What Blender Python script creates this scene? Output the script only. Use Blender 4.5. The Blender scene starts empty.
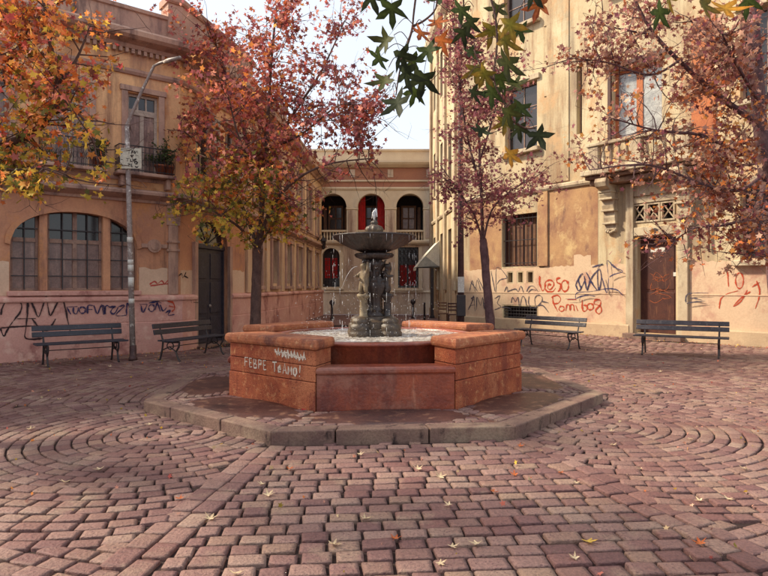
import bpy, bmesh, math, random
import numpy as np
from mathutils import Vector, Matrix

# ------------------------------------------------------------------ scene, camera, sky, sun
S = bpy.context.scene
COL = S.collection
R = math.radians
rnd = random.Random(11)
CAMZ, FPX, HZ = 1.6, 600.0, 286.0          # eye height, focal length and horizon row of the 768x576 photograph

cd = bpy.data.cameras.new('camera'); cam = bpy.data.objects.new('camera', cd); COL.objects.link(cam)
cam.location = (0, 0, CAMZ); cam.rotation_euler = (R(90), 0, 0)
cd.sensor_width = 36; cd.lens = 36 * FPX / 768; cd.shift_y = -2 / 768
cd.clip_start = 0.05; cd.clip_end = 600
S.camera = cam

SUN_EL, SUN_AZ = R(41), R(-80)             # azimuth measured from +Y, negative = left of the view
w = bpy.data.worlds.new('World'); S.world = w; w.use_nodes = True
nt = w.node_tree; nt.nodes.clear()
wo = nt.nodes.new('ShaderNodeOutputWorld'); bg = nt.nodes.new('ShaderNodeBackground')
sk = nt.nodes.new('ShaderNodeTexSky'); sk.sky_type = 'NISHITA'; sk.sun_disc = False
sk.sun_elevation = SUN_EL; sk.sun_rotation = SUN_AZ
sk.air_density = 1.0; sk.dust_density = 2.5; sk.ozone_density = 1.0
mx = nt.nodes.new('ShaderNodeMix'); mx.data_type = 'RGBA'
mx.inputs[0].default_value = 0.62
mx.inputs[7].default_value = (5.6, 5.75, 5.9, 1)          # thin high cloud over the blue
nt.links.new(sk.outputs[0], mx.inputs[6]); nt.links.new(mx.outputs[2], bg.inputs[0])
bg.inputs[1].default_value = 0.12
nt.links.new(bg.outputs[0], wo.inputs[0])

sd = bpy.data.lights.new('sun', 'SUN'); so = bpy.data.objects.new('sun', sd); COL.objects.link(so)
sd.energy = 3.6; sd.angle = R(4.5); sd.color = (1.0, 0.88, 0.68)
sdir = Vector((math.sin(SUN_AZ) * math.cos(SUN_EL), math.cos(SUN_AZ) * math.cos(SUN_EL), math.sin(SUN_EL)))
so.rotation_euler = sdir.to_track_quat('Z', 'Y').to_euler(); so.location = (0, 0, 30)

S.view_settings.view_transform = 'Standard'; S.view_settings.look = 'None'
S.view_settings.gamma = 1; S.view_settings.use_curve_mapping = False
S.view_settings.exposure = 0.90

# ------------------------------------------------------------------ materials
MATS = {}
def lin(c):
    return tuple((v / 12.92 if v <= 0.04045 else ((v + 0.055) / 1.055) ** 2.4) for v in [x / 255 for x in c]) + (1,)

def mat(name, c1, c2=None, c3=None, scale=3.0, rough=0.85, bump=0.0, bscale=30.0, streak=0.0, metal=0.0,
        spec=0.3, island=None, objrand=None, alpha=None, detail=8, speck=None, c3amt=(0.55, 0.75), bdist=0.02, fineamt=0.5, stain=None, stain2=None):
    m = bpy.data.materials.new(name); m.use_nodes = True; n = m.node_tree; L = n.links
    b = n.nodes['Principled BSDF']; b.inputs['Roughness'].default_value = rough
    b.inputs['Metallic'].default_value = metal; b.inputs['Specular IOR Level'].default_value = spec
    tc = n.nodes.new('ShaderNodeTexCoord'); geo = n.nodes.new('ShaderNodeNewGeometry')
    def noise(sc, sx=(1, 1, 1), det=detail, ro=0.6):
        mp = n.nodes.new('ShaderNodeMapping'); mp.inputs['Scale'].default_value = sx
        L.new(geo.outputs['Position'] if objrand else tc.outputs['Object'], mp.inputs[0])
        t = n.nodes.new('ShaderNodeTexNoise'); t.inputs['Scale'].default_value = sc
        t.inputs['Detail'].default_value = det; t.inputs['Roughness'].default_value = ro
        L.new(mp.outputs[0], t.inputs[0]); return t.outputs['Fac']
    def rng(sock, a, bb):
        r = n.nodes.new('ShaderNodeMapRange'); r.inputs[1].default_value = a; r.inputs[2].default_value = bb
        L.new(sock, r.inputs[0]); return r.outputs[0]
    def mix(f, a, bb):
        x = n.nodes.new('ShaderNodeMix'); x.data_type = 'RGBA'
        if isinstance(f, float): x.inputs[0].default_value = f
        else: L.new(f, x.inputs[0])
        for i, v in ((6, a), (7, bb)):
            if isinstance(v, tuple): x.inputs[i].default_value = v
            else: L.new(v, x.inputs[i])
        return x.outputs[2]
    cur = c1
    if island or objrand:
        ramp = n.nodes.new('ShaderNodeValToRGB'); el = ramp.color_ramp.elements
        cols = island or objrand
        while len(el) < len(cols): el.new(0.5)
        for i, c in enumerate(cols): el[i].position = i / (len(cols) - 1); el[i].color = c
        if island:
            g = n.nodes.new('ShaderNodeNewGeometry'); L.new(g.outputs['Random Per Island'], ramp.inputs[0])
        else:
            g = n.nodes.new('ShaderNodeObjectInfo'); L.new(g.outputs['Random'], ramp.inputs[0])
        cur = ramp.outputs[0]
        if c2: cur = mix(rng(noise(scale), 0.45, 0.75), cur, c2)
    elif c2:
        cur = mix(rng(noise(scale), 0.3, 0.7), c1, c2)
    if c3:
        if streak: f = rng(noise(scale * 2.2, (1, 1, streak)), *c3amt)
        else: f = rng(noise(scale * 2.7), *c3amt)
        cur = mix(f, cur, c3)
    if stain: cur = mix(rng(noise(1.7, (1, 1, .12), det=10, ro=.68), 0.52, 0.68), cur, stain)
    if stain2: cur = mix(rng(noise(.9, (1, 1, .8), det=12, ro=.72), 0.53, 0.62), cur, stain2)
    if speck: cur = mix(rng(noise(55, det=2), 0.6, 0.68), cur, speck)
    fine = n.nodes.new('ShaderNodeMix'); fine.data_type = 'RGBA'; fine.blend_type = 'MULTIPLY'; fine.inputs[0].default_value = fineamt
    if isinstance(cur, tuple): fine.inputs[6].default_value = cur
    else: L.new(cur, fine.inputs[6])
    gr = n.nodes.new('ShaderNodeCombineColor'); fv = rng(noise(bscale, det=5), 0.1, 0.72)
    for i in range(3): L.new(fv, gr.inputs[i])
    L.new(gr.outputs[0], fine.inputs[7])
    L.new(fine.outputs[2], b.inputs['Base Color'])
    if bump:
        bp = n.nodes.new('ShaderNodeBump'); bp.inputs['Strength'].default_value = bump; bp.inputs['Distance'].default_value = bdist
        L.new(noise(bscale, det=6), bp.inputs['Height']); L.new(bp.outputs[0], b.inputs['Normal'])
    MATS[name] = m; return m

def plain(name, c, rough=0.5, metal=0.0, spec=0.5):
    return mat(name, lin(c), rough=rough, metal=metal, spec=spec, bscale=25)

setcols = [lin(c) for c in ((112, 78, 76), (136, 100, 95), (148, 114, 106), (162, 130, 118), (130, 89, 85), (156, 126, 109), (122, 85, 84), (168, 140, 124))]
mat('sett_stuff', None, c2=lin((118, 78, 72)), c3=lin((164, 138, 118)), island=setcols, scale=0.7, rough=0.66, bump=1.0, bscale=45, spec=0.4, bdist=0.014, speck=lin((104, 70, 72)), fineamt=0.6)
mat('sett_piece', None, c2=lin((118, 78, 72)), c3=lin((164, 138, 118)), objrand=setcols, scale=0.7, rough=0.66, bump=1.0, bscale=45, spec=0.4, bdist=0.014, speck=lin((104, 70, 72)), fineamt=0.6)
mat('joint', lin((46, 30, 30)), lin((64, 46, 42)), lin((84, 66, 54)), scale=6, rough=0.95, bump=0.6, bscale=60)
mat('far_paving', lin((142, 108, 98)), lin((112, 82, 78)), lin((164, 136, 122)), scale=2.5, rough=0.75, bump=0.4, bscale=14)
mat('kerb', lin((146, 118, 102)), lin((112, 84, 78)), lin((60, 44, 42)), scale=3.2, rough=0.75, bump=0.5, bscale=45, streak=0.5, c3amt=(0.56, 0.68), stain2=lin((156, 132, 112)))
mat('apron', lin((140, 98, 82)), lin((96, 60, 54)), lin((172, 140, 112)), scale=2.6, rough=0.5, bump=0.35, bscale=40, c3amt=(0.56, 0.72))
mat('dish', lin((104, 66, 56)), lin((64, 42, 42)), lin((150, 110, 88)), scale=2.4, rough=0.45, bump=0.3, bscale=30, spec=0.5, c3amt=(0.55, 0.68), stain2=lin((60, 40, 40)))
mat('basin_red', lin((196, 108, 68)), lin((152, 72, 50)), lin((222, 158, 108)), scale=5.0, rough=0.7, bump=0.7, bscale=60, c3amt=(0.55, 0.72), speck=lin((120, 52, 44)), stain=lin((118, 58, 48)), stain2=lin((196, 122, 84)))
mat('basin_cap', lin((204, 130, 88)), lin((160, 88, 62)), lin((228, 180, 134)), scale=6.0, rough=0.6, bump=0.45, bscale=50, stain2=lin((120, 74, 62)))
mat('basin_wet', lin((172, 88, 60)), lin((130, 62, 50)), lin((200, 142, 112)), scale=3.0, rough=0.3, bump=0.3, bscale=30, streak=0.12, spec=0.5, c3amt=(0.6, 0.72), stain=lin((92, 50, 50)), stain2=lin((158, 100, 82)))
mat('mortar_dark', lin((70, 38, 34)), rough=0.95)
mat('bronze_stone', lin((66, 52, 46)), lin((38, 30, 32)), lin((112, 94, 74)), scale=7, rough=0.42, bump=0.5, bscale=40, spec=0.5, c3amt=(0.58, 0.72))
mat('base_stone', lin((92, 74, 56)), lin((54, 44, 40)), lin((140, 120, 92)), scale=6, rough=0.45, bump=0.4, bscale=40, spec=0.5)
mat('lit_stone', lin((158, 140, 110)), lin((112, 96, 80)), lin((74, 60, 54)), scale=9, rough=0.55, bump=0.3, bscale=50)  # stained stone of the front cherub, with the light on it put into its colour
# facades
mat('left_lower', lin((216, 160, 122)), lin((178, 126, 102)), lin((122, 90, 82)), scale=0.9, rough=0.9, bump=0.35, bscale=22, streak=0.25, fineamt=0.2, stain=lin((96, 66, 60)), stain2=lin((206, 146, 100)))
mat('left_upper', lin((238, 190, 140)), lin((214, 162, 122)), lin((160, 120, 104)), scale=0.9, rough=0.9, bump=0.3, bscale=22, streak=0.2, fineamt=0.2, stain=lin((132, 92, 78)), stain2=lin((196, 138, 96)))
mat('left_plinth', lin((222, 172, 156)), lin((200, 144, 132)), lin((232, 194, 176)), scale=1.4, rough=0.9, bump=0.45, bscale=26, fineamt=0.2, stain2=lin((164, 108, 100)))
mat('left_trim', lin((200, 164, 142)), lin((166, 130, 118)), lin((112, 90, 88)), scale=1.6, rough=0.9, bump=0.3, bscale=26, streak=0.3, fineamt=0.2, stain=lin((88, 68, 68)))
mat('left_street', lin((224, 192, 156)), lin((204, 166, 134)), lin((164, 130, 112)), scale=1.0, rough=0.9, bump=0.3, bscale=22, streak=0.2, fineamt=0.2, stain=lin((136, 104, 88)))
mat('paint_patch', lin((222, 190, 162)), lin((208, 172, 146)), lin((226, 200, 172)), scale=1.2, rough=0.8, bump=0.15, bscale=20, fineamt=0.2)
mat('right_wall', lin((216, 200, 164)), lin((190, 166, 130)), lin((122, 100, 86)), scale=0.7, rough=0.9, bump=0.25, bscale=20, streak=0.10, c3amt=(0.50, 0.72), fineamt=0.22, stain=lin((150, 116, 88)), stain2=lin((196, 160, 120)))
mat('right_stain', lin((192, 152, 108)), lin((152, 108, 86)), lin((124, 88, 78)), scale=1.6, rough=0.9, bump=0.3, bscale=20, streak=0.35, fineamt=0.2, stain2=lin((206, 174, 126)))
mat('right_band', lin((216, 188, 156)), lin((206, 174, 144)), lin((194, 156, 130)), scale=0.8, rough=0.85, bump=0.2, bscale=20, fineamt=0.2, stain2=lin((190, 146, 124)))
mat('right_plinth', lin((204, 178, 144)), lin((186, 156, 126)), lin((156, 124, 106)), scale=1.2, rough=0.9, bump=0.3, bscale=24, fineamt=0.2)
mat('right_trim', lin((210, 194, 164)), lin((182, 160, 132)), lin((124, 102, 90)), scale=2.0, rough=0.9, bump=0.25, bscale=26, streak=0.3, fineamt=0.2, stain=lin((128, 100, 82)))
mat('slab_dark', lin((150, 116, 90)), lin((110, 80, 68)), lin((76, 56, 52)), scale=2.0, rough=0.9, bump=0.3, bscale=26)
mat('orange_shutter', lin((200, 122, 74)), lin((176, 98, 62)), scale=3, rough=0.7)
mat('back_wall', lin((214, 194, 170)), lin((196, 170, 148)), lin((168, 140, 124)), scale=0.6, rough=0.9, bump=0.25, bscale=14, streak=0.2, fineamt=0.2, stain=lin((140, 112, 98)))
mat('back_brick', lin((176, 124, 98)), lin((158, 106, 88)), scale=0.8, rough=0.9, bump=0.3, bscale=16, fineamt=0.2)
mat('back_trim', lin((222, 204, 176)), lin((204, 182, 154)), scale=1.0, rough=0.9, fineamt=0.2)
mat('roofing', lin((110, 90, 84)), rough=0.9)
mat('glass', lin((34, 30, 34)), lin((60, 54, 56)), scale=1.5, rough=0.12, spec=0.6)
mat('curtain_glass', lin((158, 124, 112)), lin((112, 84, 80)), lin((184, 150, 132)), scale=4, rough=0.25, spec=0.5, streak=0.15)
mat('pale_glass', lin((196, 196, 190)), lin((140, 138, 138)), lin((224, 222, 212)), scale=3, rough=0.15, spec=0.6)
mat('window_frame', lin((176, 146, 128)), lin((140, 108, 98)), scale=6, rough=0.7)
mat('pale_frame', lin((200, 184, 168)), lin((170, 148, 138)), scale=6, rough=0.7)
mat('iron', lin((44, 38, 42)), lin((62, 52, 52)), scale=9, rough=0.5, spec=0.5)
mat('door_blue', lin((58, 56, 70)), lin((46, 42, 54)), lin((84, 78, 84)), scale=5, rough=0.55, spec=0.4)
mat('door_brown', lin((92, 54, 44)), lin((70, 42, 40)), lin((128, 84, 60)), scale=4, rough=0.55, streak=0.2)
mat('wood_brown', lin((130, 92, 66)), lin((98, 66, 54)), lin((160, 120, 84)), scale=5, rough=0.7, streak=0.1)
mat('curtain_red', lin((196, 40, 34)), lin((160, 28, 30)), scale=5, rough=0.8)
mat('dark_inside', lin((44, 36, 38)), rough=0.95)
mat('bench_slat', lin((92, 84, 88)), lin((64, 58, 64)), lin((124, 114, 110)), scale=6, rough=0.45, bump=0.25, bscale=30, spec=0.5)
mat('bench_slat_blue', lin((56, 54, 66)), lin((42, 40, 48)), lin((80, 76, 82)), scale=6, rough=0.45, bump=0.25, bscale=30, spec=0.5)
mat('lamp_metal', lin((172, 158, 150)), lin((132, 114, 110)), lin((220, 212, 202)), scale=5, rough=0.5, bump=0.2, bscale=30, c3amt=(0.57, 0.63))
mat('dark_pole', lin((96, 70, 66)), lin((72, 52, 54)), lin((120, 92, 84)), scale=4, rough=0.6)
mat('sign_white', lin((214, 208, 190)), lin((190, 182, 164)), scale=9, rough=0.7)
mat('sticker', lin((222, 218, 208)), rough=0.7)
mat('awning_cloth', lin((236, 230, 210)), lin((220, 210, 188)), scale=6, rough=0.8)
mat('awning_grey', lin((176, 176, 168)), lin((150, 152, 146)), scale=6, rough=0.8)
mat('bark', lin((120, 92, 82)), lin((86, 64, 60)), lin((60, 44, 44)), scale=7, rough=0.95, bump=0.8, bscale=40, streak=0.25)
mat('bark_purple', lin((128, 98, 96)), lin((92, 66, 70)), lin((70, 50, 54)), scale=7, rough=0.95, bump=0.8, bscale=40, streak=0.25)
mat('terracotta', lin((166, 96, 66)), lin((140, 78, 56)), scale=8, rough=0.8)
for nm, c in (('ink_black', (46, 36, 42)), ('ink_blue', (48, 50, 92)), ('ink_red', (196, 74, 46)), ('ink_grey', (86, 80, 92)),
              ('ink_pink', (206, 84, 76)), ('ink_white', (232, 218, 200)), ('ink_rust', (176, 96, 62))):
    m = plain(nm, c, rough=0.75, spec=0.2); n = m.node_tree
    a = n.nodes.new('ShaderNodeVertexColor'); a.layer_name = 'edge'; tc = n.nodes.new('ShaderNodeTexCoord')
    t = n.nodes.new('ShaderNodeTexNoise'); t.inputs['Scale'].default_value = 9; t.inputs['Detail'].default_value = 6; n.links.new(tc.outputs['Object'], t.inputs[0])
    ad = n.nodes.new('ShaderNodeMath'); ad.operation = 'MULTIPLY_ADD'; ad.inputs[1].default_value = 1.3; ad.inputs[2].default_value = -.85; n.links.new(t.outputs['Fac'], ad.inputs[0])
    sm_ = n.nodes.new('ShaderNodeMath'); sm_.operation = 'ADD'; n.links.new(a.outputs[0], sm_.inputs[0]); n.links.new(ad.outputs[0], sm_.inputs[1])
    mr = n.nodes.new('ShaderNodeMapRange'); mr.inputs[1].default_value = .08; mr.inputs[2].default_value = .48; mr.inputs[4].default_value = .92; n.links.new(sm_.outputs[0], mr.inputs[0])
    n.links.new(mr.outputs[0], n.nodes['Principled BSDF'].inputs['Alpha'])

def leafmat(name, trans=0.35, nsc=3.0):
    m = bpy.data.materials.new(name); m.use_nodes = True; n = m.node_tree; L = n.links
    b = n.nodes['Principled BSDF']; o = n.nodes['Material Output']
    a = n.nodes.new('ShaderNodeVertexColor'); a.layer_name = 'Col'
    tc = n.nodes.new('ShaderNodeTexCoord'); t0 = n.nodes.new('ShaderNodeTexNoise'); t0.inputs['Scale'].default_value = nsc; t0.inputs['Detail'].default_value = 6; L.new(tc.outputs['Object'], t0.inputs[0])
    mr = n.nodes.new('ShaderNodeMapRange'); mr.inputs[1].default_value = .3; mr.inputs[2].default_value = .7; mr.inputs[3].default_value = .6; mr.inputs[4].default_value = 1.3; L.new(t0.outputs['Fac'], mr.inputs[0])
    hs = n.nodes.new('ShaderNodeHueSaturation'); L.new(a.outputs[0], hs.inputs['Color']); L.new(mr.outputs[0], hs.inputs['Value']); a = hs
    L.new(a.outputs[0], b.inputs['Base Color']); b.inputs['Roughness'].default_value = 0.6
    b.inputs['Specular IOR Level'].default_value = 0.15
    t = n.nodes.new('ShaderNodeBsdfTranslucent'); L.new(a.outputs[0], t.inputs[0])
    x = n.nodes.new('ShaderNodeMixShader'); x.inputs[0].default_value = trans
    L.new(b.outputs[0], x.inputs[1]); L.new(t.outputs[0], x.inputs[2]); L.new(x.outputs[0], o.inputs[0])
    MATS[name] = m
leafmat('leaf')

def watermat():
    m = bpy.data.materials.new('water'); m.use_nodes = True; n = m.node_tree; L = n.links
    b = n.nodes['Principled BSDF']; tc = n.nodes.new('ShaderNodeTexCoord')
    t = n.nodes.new('ShaderNodeTexNoise'); t.inputs['Scale'].default_value = 9; t.inputs['Detail'].default_value = 9; t.inputs['Roughness'].default_value = 0.7
    L.new(tc.outputs['Object'], t.inputs[0])
    r = n.nodes.new('ShaderNodeValToRGB'); r.color_ramp.elements[0].position = 0.34; r.color_ramp.elements[0].color = lin((104, 88, 80))
    r.color_ramp.elements[1].position = 0.62; r.color_ramp.elements[1].color = lin((206, 200, 192))
    L.new(t.outputs['Fac'], r.inputs[0]); L.new(r.outputs[0], b.inputs['Base Color'])
    b.inputs['Roughness'].default_value = 0.1; b.inputs['Specular IOR Level'].default_value = 0.7
    bp = n.nodes.new('ShaderNodeBump'); bp.inputs['Strength'].default_value = 0.9; bp.inputs['Distance'].default_value = 0.03
    t2 = n.nodes.new('ShaderNodeTexNoise'); t2.inputs['Scale'].default_value = 22; t2.inputs['Detail'].default_value = 4
    L.new(tc.outputs['Object'], t2.inputs[0]); L.new(t2.outputs['Fac'], bp.inputs['Height']); L.new(bp.outputs[0], b.inputs['Normal'])
    MATS['water'] = m
    m = bpy.data.materials.new('spray'); m.use_nodes = True
    b = m.node_tree.nodes['Principled BSDF']; b.inputs['Base Color'].default_value = (0.88, 0.88, 0.9, 1)
    b.inputs['Roughness'].default_value = 0.1; b.inputs['Transmission Weight'].default_value = 0.45; b.inputs['IOR'].default_value = 1.33
    MATS['spray'] = m
watermat()

# ------------------------------------------------------------------ mesh helpers
def tag(o, label=None, cat=None, group=None, kind=None):
    if label: o['label'] = label
    if cat: o['category'] = cat
    if group: o['group'] = group
    if kind: o['kind'] = kind
    return o

def empty(name, loc, label, cat, group=None, rz=0.0):
    o = bpy.data.objects.new(name, None); COL.objects.link(o); o.location = loc; o.rotation_euler = (0, 0, rz)
    o.empty_display_size = 0.2
    return tag(o, label, cat, group)

def adopt(o, parent):
    """parent o (built in world space) without moving it"""
    o.parent = parent
    p = parent; M = Matrix.Identity(4)
    while p is not None:
        if p.type == 'EMPTY': M = p.matrix_basis.copy() @ M if p.parent is None else M
        p = p.parent
    if parent.type == 'EMPTY': o.matrix_parent_inverse = M.inverted()
    return o

class MB:
    def __init__(s): s.v = []; s.f = []
    def add(s, vs, fs):
        k = len(s.v); s.v += [tuple(v) for v in vs]; s.f += [tuple(i + k for i in f) for f in fs]
    def box(s, a, b, P=None):
        (x0, y0, z0), (x1, y1, z1) = a, b
        vs = [(x, y, z) for z in (z0, z1) for x, y in ((x0, y0), (x1, y0), (x1, y1), (x0, y1))]
        if P: vs = [P(*q) for q in vs]
        s.add(vs, [(0, 3, 2, 1), (4, 5, 6, 7), (0, 1, 5, 4), (1, 2, 6, 5), (2, 3, 7, 6), (3, 0, 4, 7)]); return s
    def prism(s, poly, z0, z1):
        n = len(poly)
        s.add([(x, y, z0) for x, y in poly] + [(x, y, z1) for x, y in poly],
              [tuple(range(n - 1, -1, -1)), tuple(range(n, 2 * n))] + [(i, (i + 1) % n, n + (i + 1) % n, n + i) for i in range(n)]); return s
    def tube(s, pts, rad, n=8, cap=True):
        pts = [Vector(p) for p in pts]
        if not isinstance(rad, (list, tuple)): rad = [rad] * len(pts)
        rings = []; ref = None
        for i, p in enumerate(pts):
            d = (pts[min(i + 1, len(pts) - 1)] - pts[max(i - 1, 0)])
            if d.length < 1e-9: d = Vector((0, 0, 1))
            d.normalize()
            if ref is None: ref = Vector((1, 0, 0)) if abs(d.x) < 0.8 else Vector((0, 1, 0))
            u = (ref - d * ref.dot(d)); u.normalize(); v = d.cross(u); ref = u
            rings += [p + (u * math.cos(2 * math.pi * k / n) + v * math.sin(2 * math.pi * k / n)) * rad[i] for k in range(n)]
        fs = [(i * n + k, i * n + (k + 1) % n, (i + 1) * n + (k + 1) % n, (i + 1) * n + k) for i in range(len(pts) - 1) for k in range(n)]
        if cap: fs += [tuple(range(n - 1, -1, -1)), tuple((len(pts) - 1) * n + k for k in range(n))]
        s.add(rings, fs); return s
    def lathe(s, prof, c=(0, 0, 0), n=32, lobes=0, amp=None):
        vs = []
        for j, (r, z) in enumerate(prof):
            for k in range(n):
                a = 2 * math.pi * k / n; rr = r
                if lobes: rr = r * (1 + (amp[j] if isinstance(amp, list) else amp) * math.cos(lobes * a))
                vs.append((c[0] + rr * math.cos(a), c[1] + rr * math.sin(a), c[2] + z))
        fs = [(j * n + k, j * n + (k + 1) % n, (j + 1) * n + (k + 1) % n, (j + 1) * n + k) for j in range(len(prof) - 1) for k in range(n)]
        fs += [tuple(range(n - 1, -1, -1)), tuple((len(prof) - 1) * n + k for k in range(n))]
        s.add(vs, fs); return s
    def sweep(s, prof, path, closed=False, ends=True):
        """prof: closed list of (n, z); path: plan points, n points to the right of travel"""
        P = [Vector((p[0], p[1])) for p in path]; N = len(P); m = len(prof); vs = []
        for i, p in enumerate(P):
            a = P[i - 1] if (i > 0 or closed) else None; b = P[(i + 1) % N] if (i < N - 1 or closed) else None
            d1 = (p - a).normalized() if a is not None else None; d2 = (b - p).normalized() if b is not None else None
            if d1 is None: d1 = d2
            if d2 is None: d2 = d1
            n1 = Vector((d1.y, -d1.x)); n2 = Vector((d2.y, -d2.x)); bis = n1 + n2
            bis = bis / max(bis.dot(n1), 0.2) if bis.length > 1e-6 else n1
            vs += [(p.x + bis.x * n, p.y + bis.y * n, z) for n, z in prof]
        fs = []
        for i in range(N if closed else N - 1):
            j = (i + 1) % N
            fs += [(i * m + k, j * m + k, j * m + (k + 1) % m, i * m + (k + 1) % m) for k in range(m)]
        if not closed and ends: fs += [tuple(range(m)), tuple((N - 1) * m + k for k in range(m - 1, -1, -1))]
        s.add(vs, fs); return s
    def build(s, name, m, parent=None, smooth=False, bevel=0.0, fix=True, **tags):
        me = bpy.data.meshes.new(name); me.from_pydata([tuple(v) for v in s.v], [], s.f)
        if fix:
            bm = bmesh.new(); bm.from_mesh(me); bmesh.ops.recalc_face_normals(bm, faces=bm.faces); bm.to_mesh(me); bm.free()
        if smooth: me.shade_smooth() if hasattr(me, 'shade_smooth') else None
        me.materials.append(MATS[m]); o = bpy.data.objects.new(name, me); COL.objects.link(o)
        if bevel:
            b = o.modifiers.new('bevel', 'BEVEL'); b.width = bevel; b.segments = 2; b.limit_method = 'ANGLE'; b.angle_limit = R(40)
        if parent is not None: adopt(o, parent)
        return tag(o, **tags)

class Facet:
    """a wall plane: u along it, n towards the plaza, z up"""
    def __init__(s, p0, p1):
        s.o = Vector((p0[0], p0[1])); d = Vector((p1[0], p1[1])) - s.o; s.len = d.length; s.d = d.normalized(); s.n = Vector((s.d.y, -s.d.x))
    def P(s, u, n, z):
        q = s.o + s.d * u + s.n * n; return (q.x, q.y, z)
    def uz(s, px, py):
        k = (px - 384) / FPX
        u = (k * s.o.y - s.o.x) / (s.d.x - k * s.d.y); d = s.o.y + s.d.y * u
        return u, CAMZ + (HZ - py) * d / FPX
    def u(s, px): return s.uz(px, 0)[0]

def ground(px, py, z=0.0):
    d = FPX * (CAMZ - z) / (py - HZ); return ((px - 384) / FPX * d, d, z)

def arch_z(o, u):
    u0, u1, z0, z1, rise = o; c = (u0 + u1) / 2; h = (u1 - u0) / 2
    t = min(1, abs(u - c) / h); return z1 - rise + rise * (1 - t ** 2.2) ** (1 / 2.2)

def wall(F, u0, u1, z0, z1, ops, name, m, parent, depth=0.22, n=0.0, back=True):
    """wall skin with openings (u0,u1,z0,z1,rise) and their reveals"""
    bk = MB(); b = MB(); us = sorted({u0, u1, *[x for o in ops for x in o[:2]]}); zs = sorted({z0, z1, *[x for o in ops for x in o[2:4]]})
    us = [x for x in us if u0 <= x <= u1]; zs = [x for x in zs if z0 <= x <= z1]
    for i in range(len(us) - 1):
        for j in range(len(zs) - 1):
            cu, cz = (us[i] + us[i + 1]) / 2, (zs[j] + zs[j + 1]) / 2
            if any(o[0] < cu < o[1] and o[2] < cz < o[3] for o in ops): continue
            b.add([F.P(us[i], n, zs[j]), F.P(us[i + 1], n, zs[j]), F.P(us[i + 1], n, zs[j + 1]), F.P(us[i], n, zs[j + 1])], [(0, 1, 2, 3)])
    for o in ops:
        a, c, zb, zt, rise = o; K = 16 if rise else 1
        pu = [a + (c - a) * (0.5 - 0.5 * math.cos(math.pi * k / K)) for k in range(K + 1)]
        top = [(x, arch_z(o, x) if rise else zt) for x in pu]
        loop = [(a, zb)] + top + [(c, zb)]
        for k in range(len(loop)):
            q, r = loop[k], loop[(k + 1) % len(loop)]
            b.add([F.P(q[0], n, q[1]), F.P(r[0], n, r[1]), F.P(r[0], n - depth, r[1]), F.P(q[0], n - depth, q[1])], [(0, 1, 2, 3)])
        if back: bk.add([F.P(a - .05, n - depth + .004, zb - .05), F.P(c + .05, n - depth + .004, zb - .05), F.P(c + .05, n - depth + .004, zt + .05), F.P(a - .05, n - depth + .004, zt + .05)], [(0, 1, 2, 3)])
        if rise:
            for k in range(K):
                (ua, za), (ub, zz) = top[k], top[k + 1]
                b.add([F.P(ua, n, za), F.P(ub, n, zz), F.P(ub, n, zt), F.P(ua, n, zt)], [(0, 1, 2, 3)])
    o_ = b.build(name, m, parent, fix=False)
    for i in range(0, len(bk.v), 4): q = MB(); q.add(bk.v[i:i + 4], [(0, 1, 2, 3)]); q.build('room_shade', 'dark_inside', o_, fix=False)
    return o_

def archpoly(F, o, n, inset=0.0):
    a, c, zb, zt, rise = o; K = 16
    a2, c2 = a + inset, c - inset
    pts = [(a2, zb + inset)]
    for k in range(K + 1):
        x = a2 + (c2 - a2) * (0.5 - 0.5 * math.cos(math.pi * k / K))
        pts.append((x, (arch_z((a2, c2, zb, zt - inset, rise), x) if rise else zt - inset)))
    pts.append((c2, zb + inset))
    return [F.P(x, n, z) for x, z in pts]

def fbox(F, u0, u1, n0, n1, z0, z1, name=None, m=None, parent=None, bevel=0.008, mb=None):
    b = mb or MB(); b.box((u0, n0, z0), (u1, n1, z1), F.P)
    if name: return b.build(name, m, parent, bevel=bevel)
    return b

def casement(F, u0, u1, z0, z1, n, parent, cols, rows, name='window', fm='pale_frame', gm='glass', fw=0.06, bar=0.03, iron=False, label=None):
    """a window: frame (this part) with panes and glazing bars as sub-parts"""
    b = MB()
    b.box((u0, n - .06, z0), (u0 + fw, n, z1), F.P); b.box((u1 - fw, n - .06, z0), (u1, n, z1), F.P)
    b.box((u0 + fw, n - .06, z0), (u1 - fw, n - .001, z0 + fw), F.P); b.box((u0 + fw, n - .06, z1 - fw), (u1 - fw, n - .001, z1), F.P)
    wdw = b.build(name, fm, parent)
    if label: wdw['label'] = label
    iu0, iu1, iz0, iz1 = u0 + fw, u1 - fw, z0 + fw, z1 - fw
    cw, rh = (iu1 - iu0) / cols, (iz1 - iz0) / rows
    for i in range(cols):
        for j in range(rows):
            MB().box((iu0 + i * cw, n - .05, iz0 + j * rh), (iu0 + (i + 1) * cw - .002, n - .04, iz0 + (j + 1) * rh - .002), F.P).build('pane', gm, wdw)
    bm_ = 'iron' if iron else fm; nn = n + .012 if iron else n - .012
    for i in range(1, cols):
        x = iu0 + i * cw; MB().box((x - bar / 2, n - .037, iz0), (x + bar / 2, nn, iz1), F.P).build('glazing_bar', bm_, wdw)
    for j in range(1, rows):
        z = iz0 + j * rh; MB().box((iu0, n - .036, z - bar / 2), (iu1, nn - .004, z + bar / 2), F.P).build('glazing_bar', bm_, wdw)
    return wdw

def smooth_path(p, k=4):
    if len(p) < 3: return p
    q = [p[0]] + list(p) + [p[-1]]; out = []
    for i in range(1, len(q) - 2):
        for t in range(k):
            t /= k; a, b, c, d = q[i - 1], q[i], q[i + 1], q[i + 2]
            out.append(tuple(0.5 * (2 * b[j] + (c[j] - a[j]) * t + (2 * a[j] - 5 * b[j] + 4 * c[j] - d[j]) * t * t + (3 * b[j] - a[j] - 3 * c[j] + d[j]) * t ** 3) for j in range(len(b))))
    out.append(p[-1]); return out

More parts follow.
